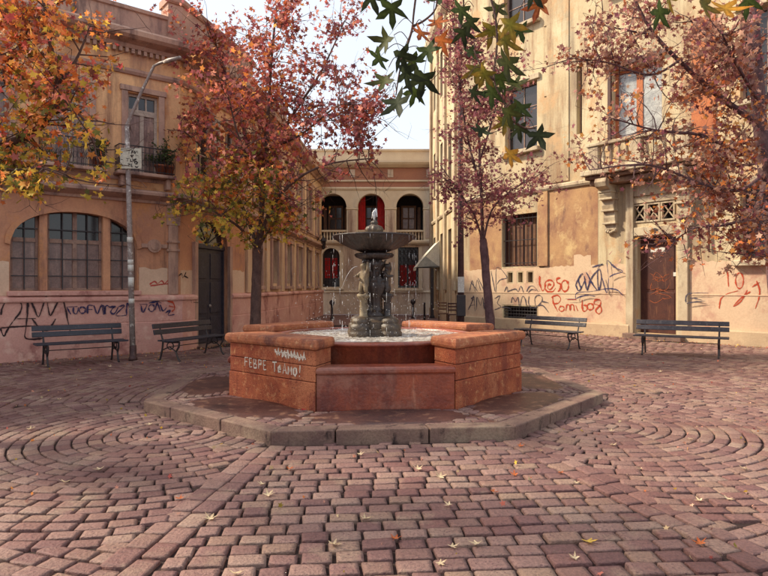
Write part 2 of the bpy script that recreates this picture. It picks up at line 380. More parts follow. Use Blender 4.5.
def strokes(F, paths, wd, name, m, parent, n=0.004, smooth=True, jitter=0.0):
    """sprayed or painted lines lying on wall F; paths in (u, z)"""
    b = MB()
    for pi, path in enumerate(paths):
        p = smooth_path(path, 4) if smooth else path
        if len(p) < 2: continue
        vs = []
        nn = n + 0.0006 * (pi % 12)
        for i, q in enumerate(p):
            a, c = p[max(i - 1, 0)], p[min(i + 1, len(p) - 1)]
            d = Vector((c[0] - a[0], c[1] - a[1])); d = d.normalized() if d.length > 1e-9 else Vector((1, 0))
            ww = wd * 0.5 * rnd.uniform(0.8, 1.2)
            ww *= 2.9 * (.55 if i in (0, len(p) - 1) else 1) * (.85 + .3 * math.sin(i * .55 + pi))
            vs += [F.P(q[0] - d.y * ww, nn, q[1] + d.x * ww), F.P(q[0], nn, q[1]), F.P(q[0] + d.y * ww, nn, q[1] - d.x * ww)]
        b.add(vs, [f for i in range(len(p) - 1) for f in ((3 * i, 3 * i + 1, 3 * i + 4, 3 * i + 3), (3 * i + 1, 3 * i + 2, 3 * i + 5, 3 * i + 4))])
    o_ = b.build(name, m, parent, fix=False)
    ca = o_.data.color_attributes.new('edge', 'FLOAT_COLOR', 'POINT')
    for i in range(len(b.v)): e_ = 1.0 if i % 3 == 1 else 0.0; ca.data[i].color = (e_, e_, e_, 1)
    return o_

def zoomed(F, x0, y0, s, paths):
    return [[F.uz(x0 + x / s, y0 + y / s) for x, y in p] for p in paths]
def ell(cx, cy, rx, ry=None, n=14):
    ry = ry or rx; return [(cx + rx * math.cos(2 * math.pi * k / n), cy + ry * math.sin(2 * math.pi * k / n)) for k in range(n + 1)]

# ------------------------------------------------------------------ layout of the plaza
FC = Vector((-0.15, 9.2)); FR = R(5)                    # fountain centre and turn
def loc2w(x, y): return (FC.x + x * math.cos(FR) - y * math.sin(FR), FC.y + x * math.sin(FR) + y * math.cos(FR))
def w2loc(x, y):
    x -= FC.x; y -= FC.y; return (x * math.cos(FR) + y * math.sin(FR), -x * math.sin(FR) + y * math.cos(FR))
def octagon(ap): 
    r = ap / math.cos(math.pi / 8); return [(r * math.cos(math.pi / 8 + k * math.pi / 4), r * math.sin(math.pi / 8 + k * math.pi / 4)) for k in range(8)]
PLAT, PH = 3.05, 0.134
FA = Facet((-8.06 - .777 * 7, 12.6 - .63 * 7), (-5.1, 15.0)); FB = Facet((-5.1, 15.0), (-4.29, 18.5)); FCs = Facet((-4.29, 18.5), (-3.5, 33.6))
FE = Facet((2.64, 33.6), (3.17, 24.4)); FD = Facet((3.17, 24.4), (12.9, 12.16)); FF = Facet((-9, 34), (9, 34))

# ------------------------------------------------------------------ ground and paving
g = MB(); g.add([(-150, -60, -.036), (150, -60, -.036), (150, 240, -.036), (-150, 240, -.036)], [(0, 1, 2, 3)])
GROUND = g.build('ground', 'far_paving', kind='structure', label='mauve stone paving of the plaza and the street behind')
bed = MB(); bed.add([(-16, -2, -.024), (16, -2, -.024), (16, 25, -.024), (-16, 25, -.024)], [(0, 1, 2, 3)])
bed.build('joint_bed', 'joint', GROUND)

setts = []                                              # (x, y, angle, length, width) in world
def side(F, x, y): return (Vector((x, y)) - F.o).dot(F.n)
def ok_place(x, y):
    if y < 1.2 or y > 24.5: return False
    if abs(x) > 0.66 * y + 2.2: return False
    if min(side(FA, x, y), 9 if y < 15 else side(FB, x, y), side(FD, x, y)) < 0.1: return False
    if y > 18.5 and (x < -4.4 or x > 4): pass
    return True
def octr(x, y):
    return max(abs(x), abs(y), (abs(x) + abs(y)) / math.sqrt(2))
def put(lx, ly, la, L, W):
    x, y = loc2w(lx, ly)
    if ok_place(x, y): setts.append((x, y, la + FR, L, W))
SL = 0.21
def bandx(ly): return 1.263 + SL * (-PLAT - ly)
BW = 0.34
def zone(lx, ly):
    if octr(lx, ly) < PLAT - 0.05: return 'P'
    if ly < -PLAT:
        b = bandx(ly)
        if abs(lx) < b - BW / 2: return 'F'
        if abs(lx) < b + BW / 2 - .02: return 'B'
    for sx in (-1, 1):
        if math.hypot(lx - sx * 2.42, ly + 2.45) < 2.9 and ly < -.6: return 'L' if sx < 0 else 'R'
    return 'O'
y = -PLAT - 0.075
while y > -9.2:
    Wd = rnd.uniform(.142, .160); lim = bandx(y - Wd / 2) - BW / 2 - .006; x = -lim; first = True
    while x < lim - .05:
        L = rnd.uniform(.17, .25) * (rnd.uniform(.45, 1) if first else 1); first = False
        if x + L > lim - .07: L = lim - x
        put(x + L / 2, y - Wd / 2, rnd.gauss(0, .01), L - .019, Wd - .02)
        x += L
    y -= Wd
for sx in (-1, 1):                                      # the double border rows
    ang = math.atan2(-1, sx * SL)
    for row in (-.5, .5):
        t = 0.02 + 0.05 * (row > 0)
        while t < 6:
            L = rnd.uniform(.19, .26)
            cx, cy = sx * (1.263 + SL * (t + L / 2) + row * BW / 2), -PLAT - (t + L / 2) * .978
            if octr(cx, cy) > PLAT + .04: put(cx, cy, ang, L - .016, BW / 2 - .012)
            t += L
    put(sx * 2.42, -2.45, .4, .15, .15)
    r = 0.16                                            # fan of rings
    while r < 3.3:
        Wd = rnd.uniform(.132, .148); a = rnd.uniform(0, 1); end = a + 2 * math.pi; n = max(5, int(2 * math.pi * r / .2)); st = 2 * math.pi / n
        for k in range(n):
            aa = a + k * st; cx, cy = sx * 2.42 + r * math.cos(aa), -2.45 + r * math.sin(aa)
            if zone(cx, cy) == ('L' if sx < 0 else 'R'): put(cx, cy, aa + math.pi / 2, st * r * rnd.uniform(.89, .94), Wd - .02)
        r += Wd
r = PLAT + .1
while r < 19:
    Wd = rnd.uniform(.135, .15) if r < 9 else .16; n = int(2 * math.pi * r / (.2 if r < 9 else .24)); st = 2 * math.pi / n; a0 = rnd.uniform(0, 1)
    for k in range(n):
        aa = a0 + k * st; cx, cy = r * math.cos(aa), r * math.sin(aa)
        if zone(cx, cy) == 'O': put(cx, cy, aa + math.pi / 2, st * r * rnd.uniform(.88, .95), Wd - .018)
    r += Wd

def sett_template(detail, L=1.0, W=1.0, rr=None):
    """rings of a worn block, unit footprint"""
    rr = rr or rnd
    if detail:
        ring = []
        for sx, sy, sw in ((1, 1, 0), (-1, 1, 1), (-1, -1, 0), (1, -1, 1)):
            jx, jy = rr.uniform(-.03, .03), rr.uniform(-.05, .05)
            c_ = rr.uniform(.025, .075); p1, p2 = (sx * (.5 - c_) + jx, sy * (.5 + rr.uniform(-.02, .02)) + jy), (sx * .5 + jx, sy * (.5 - c_ * 1.5) + jy)
            ring += [p2, p1] if sw == 0 else [p1, p2]
    else: ring = [(.5, .5), (-.5, .5), (-.5, -.5), (.5, -.5)]
    n = len(ring); vs = []
    for sc, z in ((1, -.05), (1, -.008), (.972, -.0015)): vs += [(x * sc, y * sc * (0.97 if sc < 1 else 1), z) for x, y in ring]
    if detail: vs += [(x * .7, y * .7, .0015 + rr.uniform(-.0015, .0015)) for x, y in ring]
    k = len(vs) // n
    fs = [(j * n + i, j * n + (i + 1) % n, (j + 1) * n + (i + 1) % n, (j + 1) * n + i) for j in range(k - 1) for i in range(n)]
    fs.append(tuple((k - 1) * n + i for i in range(n)))
    return vs, fs
def inframe(x, y): return y > 3.28 and abs(x) < .64 * y + .02
setts.sort(key=lambda q: (not inframe(q[0], q[1]), math.hypot(q[0], q[1])))
near, rest = setts[:300], setts[300:]
variants = []
for k in range(30):
    vs, fs = sett_template(True)
    me = bpy.data.meshes.new('sett'); me.from_pydata(vs, [], fs); me.shade_smooth(); me.materials.append(MATS['sett_piece'])
    variants.append(me)
def sett_tf(q):
    z = rnd.gauss(-.002, .003) - (.006 if rnd.random() < .03 else 0)
    return z, rnd.gauss(0, .016), rnd.gauss(0, .012)
for q in near:
    o = bpy.data.objects.new('sett', rnd.choice(variants)); COL.objects.link(o); o.parent = GROUND
    z, tx, ty = sett_tf(q)
    o.location = (q[0], q[1], z); o.rotation_euler = (tx, ty, q[2] + (math.pi if rnd.random() < .5 else 0)); o.scale = (q[3], q[4], 1)
V = []; Fc = []
def add_sett(q, zoff=0.0, thr=12.0):
    det = math.hypot(q[0], q[1]) < thr
    vs, fs = sett_template(det); z, tx, ty = sett_tf(q); c, s = math.cos(q[2]), math.sin(q[2]); k = len(V)
    for x, yy, zz in vs:
        x *= q[3]; yy *= q[4]
        V.append((q[0] + x * c - yy * s, q[1] + x * s + yy * c, zoff + z + zz + (x * ty + yy * tx if zz > -.04 else 0)))
    Fc.extend(tuple(i + k for i in f) for f in fs)
for q in rest: add_sett(q)
def flush(name, m, parent, **t):
    me = bpy.data.meshes.new(name); me.from_pydata(V, [], Fc); me.shade_smooth(); me.materials.append(MATS[m])
    o = bpy.data.objects.new(name, me); COL.objects.link(o)
    if parent is not None: adopt(o, parent)
    V.clear(); Fc.clear(); return tag(o, **t)
flush('setts', 'sett_stuff', GROUND, kind='stuff')

# ------------------------------------------------------------------ octagonal platform
pc = (FC.x, FC.y, 0)
PL = empty('stone_platform', pc, 'low octagonal stone platform with a kerb around the fountain', 'platform')
core = MB(); core.prism([loc2w(*p) for p in octagon(PLAT - .24)], -.02, PH - .03); core.build('apron', 'apron', PL)
ov = octagon(PLAT); iv = octagon(PLAT - .22)
for k in range(8):
    a, b, c, d = ov[k], ov[(k + 1) % 8], iv[(k + 1) % 8], iv[k]
    cuts = [0, .30 + rnd.uniform(-.05, .05), .66 + rnd.uniform(-.05, .05), 1]
    for i in range(3):
        t0, t1 = cuts[i] + (.003 if i else 0), cuts[i + 1] - (.003 if i < 2 else 0)
        L = lambda p, q, t: (p[0] + (q[0] - p[0]) * t, p[1] + (q[1] - p[1]) * t)
        poly = [loc2w(*L(a, b, t0)), loc2w(*L(a, b, t1)), loc2w(*L(d, c, t1)), loc2w(*L(d, c, t0))]
        MB().prism(poly, -.05, PH + rnd.uniform(-.004, .003)).build('kerb_stone', 'kerb', PL, bevel=.014)
# setts of the apron, and the smooth cement dishes worn by the splashing water
def dish_fn(k):
    a = -math.pi / 2 + k * math.pi / 4; return a
def in_dish(lx, ly):
    for k in range(8):
        a = k * math.pi / 4; rr = lx * math.cos(a) + ly * math.sin(a); tt = -lx * math.sin(a) + ly * math.cos(a)
        if ((rr - 2.42) / .40) ** 2 + (tt / .92) ** 2 < 0.9: return True
    return False
for k in range(8):
    a = math.pi / 4 * k
    r = 2.06
    while r < PLAT - .24:
        half = r * math.tan(math.pi / 8); t = -half
        while t < half - .04:
            Ls = rnd.uniform(.15, .2); Ls = min(Ls, half - t)
            lx, ly = (r + .05) * math.cos(a) - (t + Ls / 2) * math.sin(a), (r + .05) * math.sin(a) + (t + Ls / 2) * math.cos(a)
            if not in_dish(lx, ly) and Ls > .06:
                x, y = loc2w(lx, ly); add_sett((x, y, a + FR + math.pi / 2, Ls - .014, .092), PH - .008, 30)
            t += Ls
        r += .105
flush('apron_setts', 'sett_stuff', PL, kind='stuff')
for k in range(8):
    a = math.pi / 4 * k; b = MB(); vs = []; NR, NA = 5, 40
    wob = [rnd.uniform(-1, 1) for _ in range(5)]
    for j in range(NR + 1):
        s_ = j / NR
        for i in range(NA):
            th = 2 * math.pi * i / NA; w_ = 1 + .05 * math.sin(3 * th + wob[0] * 3) + .035 * math.sin(5 * th + wob[1] * 3) + .02 * math.sin(11 * th + wob[2] * 3) + .015 * math.sin(17 * th + wob[3] * 3)
            rr, tt = 2.42 + .46 * s_ * w_ * math.cos(th), .98 * s_ * w_ * math.sin(th)
            rr = min(max(rr, 2.035), PLAT - .225)
            x, y = loc2w(rr * math.cos(a) - tt * math.sin(a), rr * math.sin(a) + tt * math.cos(a))
            vs.append((x, y, PH + .004 - .012 * (1 - s_ ** 2) - (.03 if j == NR else 0)))
    b.add(vs, [(j * NA + i, j * NA + (i + 1) % NA, (j + 1) * NA + (i + 1) % NA, (j + 1) * NA + i) for j in range(NR) for i in range(NA)])
    b.build('cement_dish', 'dish', PL, smooth=True)

# ------------------------------------------------------------------ fountain
FO = empty('fountain', (FC.x, FC.y, PH), 'two-tier stone fountain with octagonal red basin and sculpted centre column', 'fountain')
BO, PIN, TALL, LOW = 2.03, 1.59, 0.87, 0.50
def side_poly(k, a_out, a_in, t0=-1.0, t1=1.0, gap=0.0):
    a = k * math.pi / 4; T = math.tan(math.pi / 8); out = []
    for rr, t in ((a_out, t0), (a_out, t1), (a_in, t1), (a_in, t0)):
        tt = t * (rr * T - gap); out.append(loc2w(rr * math.cos(a) - tt * math.sin(a), rr * math.sin(a) + tt * math.cos(a)))
    return out
def roll_prof(z0, h, proj):
    return [(0, z0), (proj * .55, z0), (proj * .8, z0 + h * .12), (proj, z0 + h * .3), (proj, z0 + h * .62), (proj * .8, z0 + h * .88), (proj * .45, z0 + h)]
def coping(k, a_out, a_in, z0, h, proj, name, m, parent, ext=0.0):
    """rolled coping over one side: profile swept round the four edges"""
    T = math.tan(math.pi / 8)
    poly = side_poly(k, a_out, a_in, gap=-ext); b = MB()
    pr = roll_prof(z0, h, proj)
    P = [Vector(p) for p in poly]; area = sum(P[i].x * P[(i + 1) % 4].y - P[(i + 1) % 4].x * P[i].y for i in range(4))
    path = poly if area > 0 else poly[::-1]                # counter-clockwise: right of travel is outside
    vs = []; m_ = len(pr); N = 4
    for i in range(4):
        p = Vector(path[i]); d1 = (p - Vector(path[i - 1])).normalized(); d2 = (Vector(path[(i + 1) % 4]) - p).normalized()
        bis = Vector((d1.y, -d1.x)) + Vector((d2.y, -d2.x)); bis = bis / max(bis.dot(Vector((d1.y, -d1.x))), .3)
        vs += [(p.x + bis.x * n_, p.y + bis.y * n_, z) for n_, z in pr]
    fs = [(i * m_ + j, ((i + 1) % 4) * m_ + j, ((i + 1) % 4) * m_ + j + 1, i * m_ + j + 1) for i in range(4) for j in range(m_ - 1)]
    fs += [tuple(i * m_ + m_ - 1 for i in range(4)), tuple(i * m_ for i in range(3, -1, -1))]
    b.add(vs, fs); return b.build(name, m, parent, bevel=.006)
for k in range(8):
    if k % 2:                                            # tall pier on the diagonals
        core = MB().prism(side_poly(k, BO - .012, PIN + .012, gap=.012), PH - .05, PH + TALL - .12).build('pier', 'mortar_dark', FO)
        z = PH - .04
        for ci, (h, cuts, out) in enumerate(((.36, (-1, 1), .015), (.195, (-1, -.1, 1), 0), (.19, (-1, .3, 1), 0))):
            for i in range(len(cuts) - 1):
                MB().prism(side_poly(k, BO + out, PIN, cuts[i] + (.004 if i else 0), cuts[i + 1] - (.004 if i < len(cuts) - 2 else 0)), z, z + h - .006).build('stone_block', 'basin_red', core, bevel=.01)
            z += h
        coping(k, BO, PIN, z, .125, .045, 'coping', 'basin_cap', core, ext=-.005)
    else:                                                # low wall on the main sides
        lw = MB().prism(side_poly(k, BO - .002, BO - .26, -.985, .985), PH - .05, PH + LOW - .09).build('low_wall', 'basin_wet', FO)
        coping(k, BO - .005, BO - .25, PH + LOW - .09, .09, .04, 'coping', 'basin_wet', lw, ext=-.06)
trough = MB(); trough.prism([loc2w(*p) for p in octagon(BO - .2)], PH - .02, PH + .1); trough.build('trough_floor', 'basin_wet', FO)
ring = MB(); NRG = 64
prof = [(1.55, PH + .08), (1.55, .815), (1.575, .825), (1.585, .84), (1.58, .86), (1.56, .872), (1.46, .876), (1.43, .86), (1.40, .60)]
vs = [(FC.x + r_ * math.cos(2 * math.pi * k / NRG), FC.y + r_ * math.sin(2 * math.pi * k / NRG), z_) for r_, z_ in prof for k in range(NRG)]
ring.add(vs, [(j * NRG + k, j * NRG + (k + 1) % NRG, (j + 1) * NRG + (k + 1) % NRG, (j + 1) * NRG + k) for j in range(len(prof) - 1) for k in range(NRG)])
ring.build('pool_rim', 'basin_wet', FO, smooth=True)
WL = .848
wat = MB(); vs = [(FC.x, FC.y, WL)]; NRW, NAW = 24, 72
for j in range(1, NRW + 1):
    for i in range(NAW):
        th = 2 * math.pi * i / NAW; r_ = 1.43 * j / NRW
        vs.append((FC.x + r_ * math.cos(th), FC.y + r_ * math.sin(th), WL + rnd.gauss(0, .006) + .006 * math.sin(r_ * 30)))
wat.add(vs, [(0, 1 + i, 1 + (i + 1) % NAW) for i in range(NAW)] + [(1 + (j - 1) * NAW + i, 1 + j * NAW + i, 1 + j * NAW + (i + 1) % NAW, 1 + (j - 1) * NAW + (i + 1) % NAW) for j in range(1, NRW) for i in range(NAW)])
wat.build('pool_water', 'water', None, smooth=True, kind='structure', label='foaming white water in the round fountain pool')

c0 = (FC.x, FC.y, 0)
ped = MB()
ped.lathe([(.36, .60), (.36, .88), (.33, .90), (.33, .95), (.29, .97), (.29, 1.06), (.24, 1.09), (.21, 1.13), (.2, 1.14)], c0, 40)
pedo = ped.build('pedestal', 'base_stone', FO, smooth=False)
for k in range(4):
    a = R(45 + 5 + 90 * k); cx, cy = FC.x + .315 * math.cos(a), FC.y + .315 * math.sin(a)
    MB().lathe([(.15, .60), (.172, .84), (.18, .87), (.178, .91), (.162, .93), (.164, .94), (.168, .985), (.158, 1.02), (.132, 1.035), (.136, 1.05), (.138, 1.075), (.118, 1.115), (.06, 1.145), (.01, 1.15)], (cx, cy, 0), 24).build('pedestal_boss', 'base_stone', pedo, smooth=True)
colm = MB()
colm.lathe([(.17, 1.13), (.18, 1.16), (.13, 1.2), (.115, 1.3), (.12, 1.42), (.17, 1.5), (.2, 1.6), (.19, 1.68), (.13, 1.76), (.115, 1.84), (.15, 1.9), (.17, 1.95), (.12, 1.99), (.12, 2.02)], c0, 48, 8, [.02, .02, .1, .1, .1, .12, .14, .12, .1, .1, .06, .05, 0, 0])
colo = colm.build('column', 'bronze_stone', FO, smooth=True)
for zc, rc, nn_, sz in ((1.22, .125, 8, .05), (1.66, .185, 8, .075), (1.80, .13, 8, .055), (1.96, .15, 10, .06)):
    for k in range(nn_):                                 # carved acanthus leaves round the shaft
        a = 2 * math.pi * (k + .5 * (zc > 1.7)) / nn_; b = MB(); vs = []
        for j in range(6):
            t = j / 5; rr = rc + sz * (.15 + .75 * t ** 2 - .25 * (t > .9)); wv = sz * .62 * math.sin(math.pi * min(.97, .25 + .7 * t)); zz = zc - sz * .9 + sz * 1.9 * t - (.03 if t > .9 else 0)
            for w_, dr in ((-1, -.012), (-.4, 0), (0, .012), (.4, 0), (1, -.012)): vs.append((FC.x + (rr + dr) * math.cos(a) - w_ * wv * math.sin(a), FC.y + (rr + dr) * math.sin(a) + w_ * wv * math.cos(a), zz))
        b.add(vs, [(j * 5 + i, j * 5 + i + 1, j * 5 + 6 + i, j * 5 + 5 + i) for j in range(5) for i in range(4)]); b.build('carved_leaf', 'bronze_stone', colo, smooth=True, fix=False)
b = MB(); b.lathe([(.1, 2.0), (.2, 2.01), (.27, 2.04), (.29, 2.08), (.27, 2.1), (.16, 2.11), (.12, 2.13)], c0, 60, 20, [.0, .03, .05, .06, .04, 0, 0])
b.build('lower_dish', 'bronze_stone', FO, smooth=True)
b = MB(); b.lathe([(.12, 2.1), (.2, 2.12), (.34, 2.17), (.5, 2.25), (.60, 2.32), (.635, 2.345), (.645, 2.36), (.635, 2.372), (.6, 2.365), (.45, 2.33), (.2, 2.3), (.05, 2.3)], c0, 112, 28, [0, .04, .035, .028, .02, .01, .004, .004, 0, 0, 0, 0])
b.build('upper_bowl', 'bronze_stone', FO, smooth=True)
wb = MB(); wb.lathe([(.6, 2.34), (.605, 2.356), (.3, 2.358), (.01, 2.358)], c0, 48); wb.build('bowl_water', 'water', None, smooth=True, kind='structure', label='still water lying in the upper fountain bowl')
b = MB(); b.lathe([(.11, 2.3), (.11, 2.37), (.08, 2.385), (.09, 2.40), (.125, 2.43), (.13, 2.47), (.11, 2.51), (.06, 2.535), (.045, 2.55), (.06, 2.565), (.04, 2.59), (.015, 2.61)], c0, 32, 8, [0, 0, 0, .05, .1, .12, .1, .05, 0, .1, .1, 0])
b.build('finial', 'base_stone', FO, smooth=True)

def putto(ang, m, spout):
    """small standing cherub with one raised arm, grown with the skin modifier"""
    vs = {'pel': (0, 0, .17, .058), 'bel': (.005, 0, .23, .062), 'che': (.01, 0, .30, .060), 'nec': (.008, 0, .355, .030), 'hd1': (.018, 0, .40, .052), 'hd2': (.022, 0, .45, .050),
          'lh': (.0, .045, .15, .045), 'lk': (.03, .055, .085, .034), 'la': (.0, .055, .02, .022), 'lt': (.05, .06, .008, .018),
          'rh': (.0, -.045, .15, .045), 'rk': (.035, -.05, .09, .034), 'ra': (.02, -.05, .02, .022), 'rt': (.07, -.055, .008, .018),
          'ls': (.005, .07, .315, .03), 'le': (.03, .11, .37, .024), 'lw': (.02, .09, .44, .018), 'lf': (.02, .085, .47, .014),
          'rs': (.005, -.07, .315, .03), 're': (.05, -.105, .26, .024), 'rw': (.10, -.06, .27, .018), 'rf': (.125, -.05, .275, .014)}
    ed = [('pel', 'bel'), ('bel', 'che'), ('che', 'nec'), ('nec', 'hd1'), ('hd1', 'hd2'), ('pel', 'lh'), ('lh', 'lk'), ('lk', 'la'), ('la', 'lt'), ('pel', 'rh'), ('rh', 'rk'), ('rk', 'ra'), ('ra', 'rt'),
          ('che', 'ls'), ('ls', 'le'), ('le', 'lw'), ('lw', 'lf'), ('che', 'rs'), ('rs', 're'), ('re', 'rw'), ('rw', 'rf')]
    ks = list(vs); me = bpy.data.meshes.new('putto')
    a = ang; sc = 1.08; out = []
    for k in ks:
        x, y, z, r_ = vs[k]; x, y, z = x * sc + .195, y * sc, z * sc + 1.46
        out.append((FC.x + x * math.cos(a) - y * math.sin(a), FC.y + x * math.sin(a) + y * math.cos(a), z))
    me.from_pydata(out, [(ks.index(p), ks.index(q)) for p, q in ed], [])
    o = bpy.data.objects.new('putto', me); COL.objects.link(o); sm = o.modifiers.new('skin', 'SKIN'); o.modifiers.new('sub', 'SUBSURF').levels = 2
    o.modifiers['sub'].render_levels = 2
    for i, k in enumerate(ks): me.skin_vertices[0].data[i].radius = (vs[k][3] * sc, vs[k][3] * sc)
    me.skin_vertices[0].data[0].use_root = True; me.materials.append(MATS[m]); sm.use_smooth_shade = True
    adopt(o, FO)
    px_, py_ = FC.x + .215 * math.cos(a), FC.y + .215 * math.sin(a)
    MB().lathe([(.07, 1.1), (.075, 1.14), (.06, 1.16), (.055, 1.38), (.07, 1.41), (.1, 1.44), (.1, 1.475)], (px_, py_, 0), 20).build('statue_post', m, o, smooth=True)
    return out[ks.index('hd1')]
mouth = putto(R(222), 'lit_stone', True); putto(R(222 + 120), 'bronze_stone', False); putto(R(222 + 240), 'bronze_stone', False)
# water thrown from the bowl and the cherub
sp = MB(); pr = random.Random(5)
a = R(205); px0 = Vector((mouth[0], mouth[1], mouth[2]))
jet = [(px0.x + .1 * math.cos(a) + t * .42 * math.cos(a), px0.y + .1 * math.sin(a) + t * .42 * math.sin(a), px0.z + .05 * t - 1.0 * t * t) for t in [i / 10 for i in range(11)]]
sp.tube(jet[:7], [.0035, .0033, .003, .0028, .0025, .002, .0015], 5)
for k in range(22):
    th = pr.uniform(0, 2 * math.pi); r0 = .64; z = 2.35; L = pr.uniform(.1, .5)
    x, y = FC.x + r0 * math.cos(th), FC.y + r0 * math.sin(th)
    while z > WL:
        Lz = pr.uniform(.03, .14); sp.tube([(x, y, z), (x, y, max(WL, z - Lz))], [.0026, .0012], 4); z -= Lz + pr.uniform(.1, .4)
ico = [(0, 0, 1), (.9, 0, .3), (.28, .85, .3), (-.73, .53, .3), (-.73, -.53, .3), (.28, -.85, .3), (0, 0, -1)]
icf = [(0, i, i % 5 + 1) for i in range(1, 6)] + [(6, i % 5 + 1, i) for i in range(1, 6)]
for k in range(900):
    th = pr.uniform(0, 2 * math.pi); r_ = abs(pr.gauss(.72, .35)); z = WL + abs(pr.gauss(0, .55)) 
    if r_ > 1.5 or z > 2.3: continue
    s_ = pr.uniform(.002, .0055); sp.add([(FC.x + r_ * math.cos(th) + s_ * q[0], FC.y + r_ * math.sin(th) + s_ * q[1], z + s_ * 1.6 * q[2]) for q in ico], icf)
for k in range(14):                                      # plume over the finial
    th = pr.uniform(0, 6.28); q = pr.uniform(.02, .06)
    h_ = pr.uniform(.08, .19); sp.tube([(FC.x + q * t * math.cos(th), FC.y + q * t * math.sin(th), 2.6 + h_ * 4 * t * (1 - t)) for t in (0, .15, .3, .45, .6, .75, .9)], [.014, .013, .012, .010, .008, .006, .003], 5)
sp.build('water_spray', 'spray', None, smooth=True, fix=False, kind='stuff', label='falling drops and thin jets of fountain water')

# writing on the pier beside the low front wall (side facing front-left)
k = 5
pp = side_poly(k, BO, PIN); q0, q1 = (pp[0], pp[1]) if pp[0][0] < pp[1][0] else (pp[1], pp[0])
FP = Facet(q0, q1)
font = {'F': [[(0, 0), (0, 1)], [(0, 1), (.9, 1.02)], [(0, .55), (.7, .57)]], 'E': [[(.1, 0), (0, 1)], [(0, 1), (.7, 1.0)], [(.05, .5), (.6, .52)], [(.1, 0), (.8, .05)]],
        'B': [[(0, 0), (0, 1), (.6, .9), (.5, .55), (0, .5)], [(0, .5), (.8, .4), (.7, .05), (0, 0)]], 'P': [[(0, 0), (0, 1)], [(0, 1), (.7, .95), (.7, .55), (0, .5)]],
        'T': [[(.45, 0), (.45, 1)], [(-.1, 1), (1.0, 1.03)]], 'A': [[(0, 0), (.45, 1), (.9, 0)], [(.15, .35), (.8, .35)]], 'e': [[(.1, .35), (.7, .4), (.5, .65), (.15, .5), (.2, .05), (.8, .1)]],
        'M': [[(0, 0), (.1, .8), (.45, .3), (.8, .8), (.9, 0)]], 'O': [[(.45, .8), (.1, .6), (.1, .15), (.5, 0), (.85, .3), (.75, .7), (.45, .8)]], '!': [[(.3, .35), (.4, 1.1)], [(.3, 0), (.3, .1)]]}
def text(F, s, u0, u1, z0, z1, h0, h1):
    out = []; n = len(s)
    for i, ch in enumerate(s):
        if ch == ' ': continue
        t = i / n; cw = (u1 - u0) / n * .78; u = u0 + (u1 - u0) * t; z = z0 + (z1 - z0) * t; h = h0 + (h1 - h0) * t
        for st in font[ch]: out.append([(u + x * cw, z + y * h) for x, y in st])
    return out
ua, za = FP.uz(245, 366); ub, zb = FP.uz(304, 377.5)
for i, st in enumerate(text(FP, 'FEBPE TeAMO!', ua, ub, za, zb, .115, .125)): strokes(FP, [st], .017, 'painted_letter', 'ink_white', FO, n=.002 + .0004 * (i % 9), smooth=False)
scr = []
u0_, z0_ = FP.uz(275, 355); u1_, z1_ = FP.uz(304, 358)
for i in range(9):
    uu = u0_ + (u1_ - u0_) * i / 9; ww = (u1_ - u0_) * .16; z0_ -= .0035
    scr += [[(uu, z0_ + rnd.uniform(.07, .1)), (uu + ww * .5, z0_ + rnd.uniform(0, .03)), (uu + ww * .8, z0_ + rnd.uniform(.06, .1)), (uu + ww, z0_ + rnd.uniform(-.01, .03))], [(uu, z0_ + rnd.uniform(.02, .06)), (uu + ww, z0_ + rnd.uniform(.03, .08))]]
for i, st in enumerate(scr): strokes(FP, [st], .03, 'painted_letter', 'ink_white', FO, n=.002 + .0004 * (i % 9), smooth=False)

# ------------------------------------------------------------------ left building
LB = empty('stucco_house', (-6.5, 14.0, 0), 'two-storey ochre and pink stucco house with wide arched window and balconies', 'house')
pathL = [FA.P(0, 0, 0)[:2], FB.P(0, 0, 0)[:2], FCs.P(0, 0, 0)[:2], FCs.P(FCs.len, 0, 0)[:2]]
uA = FA.u
def A_open(pl, pr): return uA(pl), uA(pr)
a0, a1 = A_open(10, 137)
bigwin = (a0, a1, 1.50, 3.26, .78)
per = 3.9
bigs = [bigwin, (a0 - per, a1 - per, 1.50, 3.26, .78)]
upA = []
for c in (2.92, 1.36, -.2, -1.76, -3.3): upA.append((7 + c - .36, 7 + c + .36, 4.28, 6.2, 0))
wall(FA, 0, FA.len, 0, 3.74, bigs, 'lower_wall', 'left_lower', LB, .3)
wall(FA, 0, FA.len, 3.74, 7.5, upA, 'upper_wall', 'left_upper', LB, .18)
dB = (FB.u(195.5), FB.u(227.5), 0.0, 3.36, .62)
upB = [(.75, 1.55, 4.55, 6.25, 0), (2.35, 2.95, 4.55, 6.25, 0)]
wall(FB, 0, FB.len, 0, 3.74, [dB], 'lower_wall', 'left_lower', LB, .3)
wall(FB, 0, FB.len, 3.74, 7.5, upB, 'upper_wall', 'left_upper', LB, .18)
loC = [(u, u + .9, 1.7, 3.3, 0) for u in (1.0, 3.4, 5.8, 8.2, 10.6, 12.9)]
upC = [(u, u + .9, 4.4, 6.4, 0) for u in (1.0, 3.4, 5.8, 8.2, 10.6, 12.9)]
wall(FCs, 0, FCs.len, 0, 3.74, loC, 'lower_wall', 'left_street', LB, .22)
wall(FCs, 0, FCs.len, 3.74, 7.5, upC, 'upper_wall', 'left_street', LB, .22)
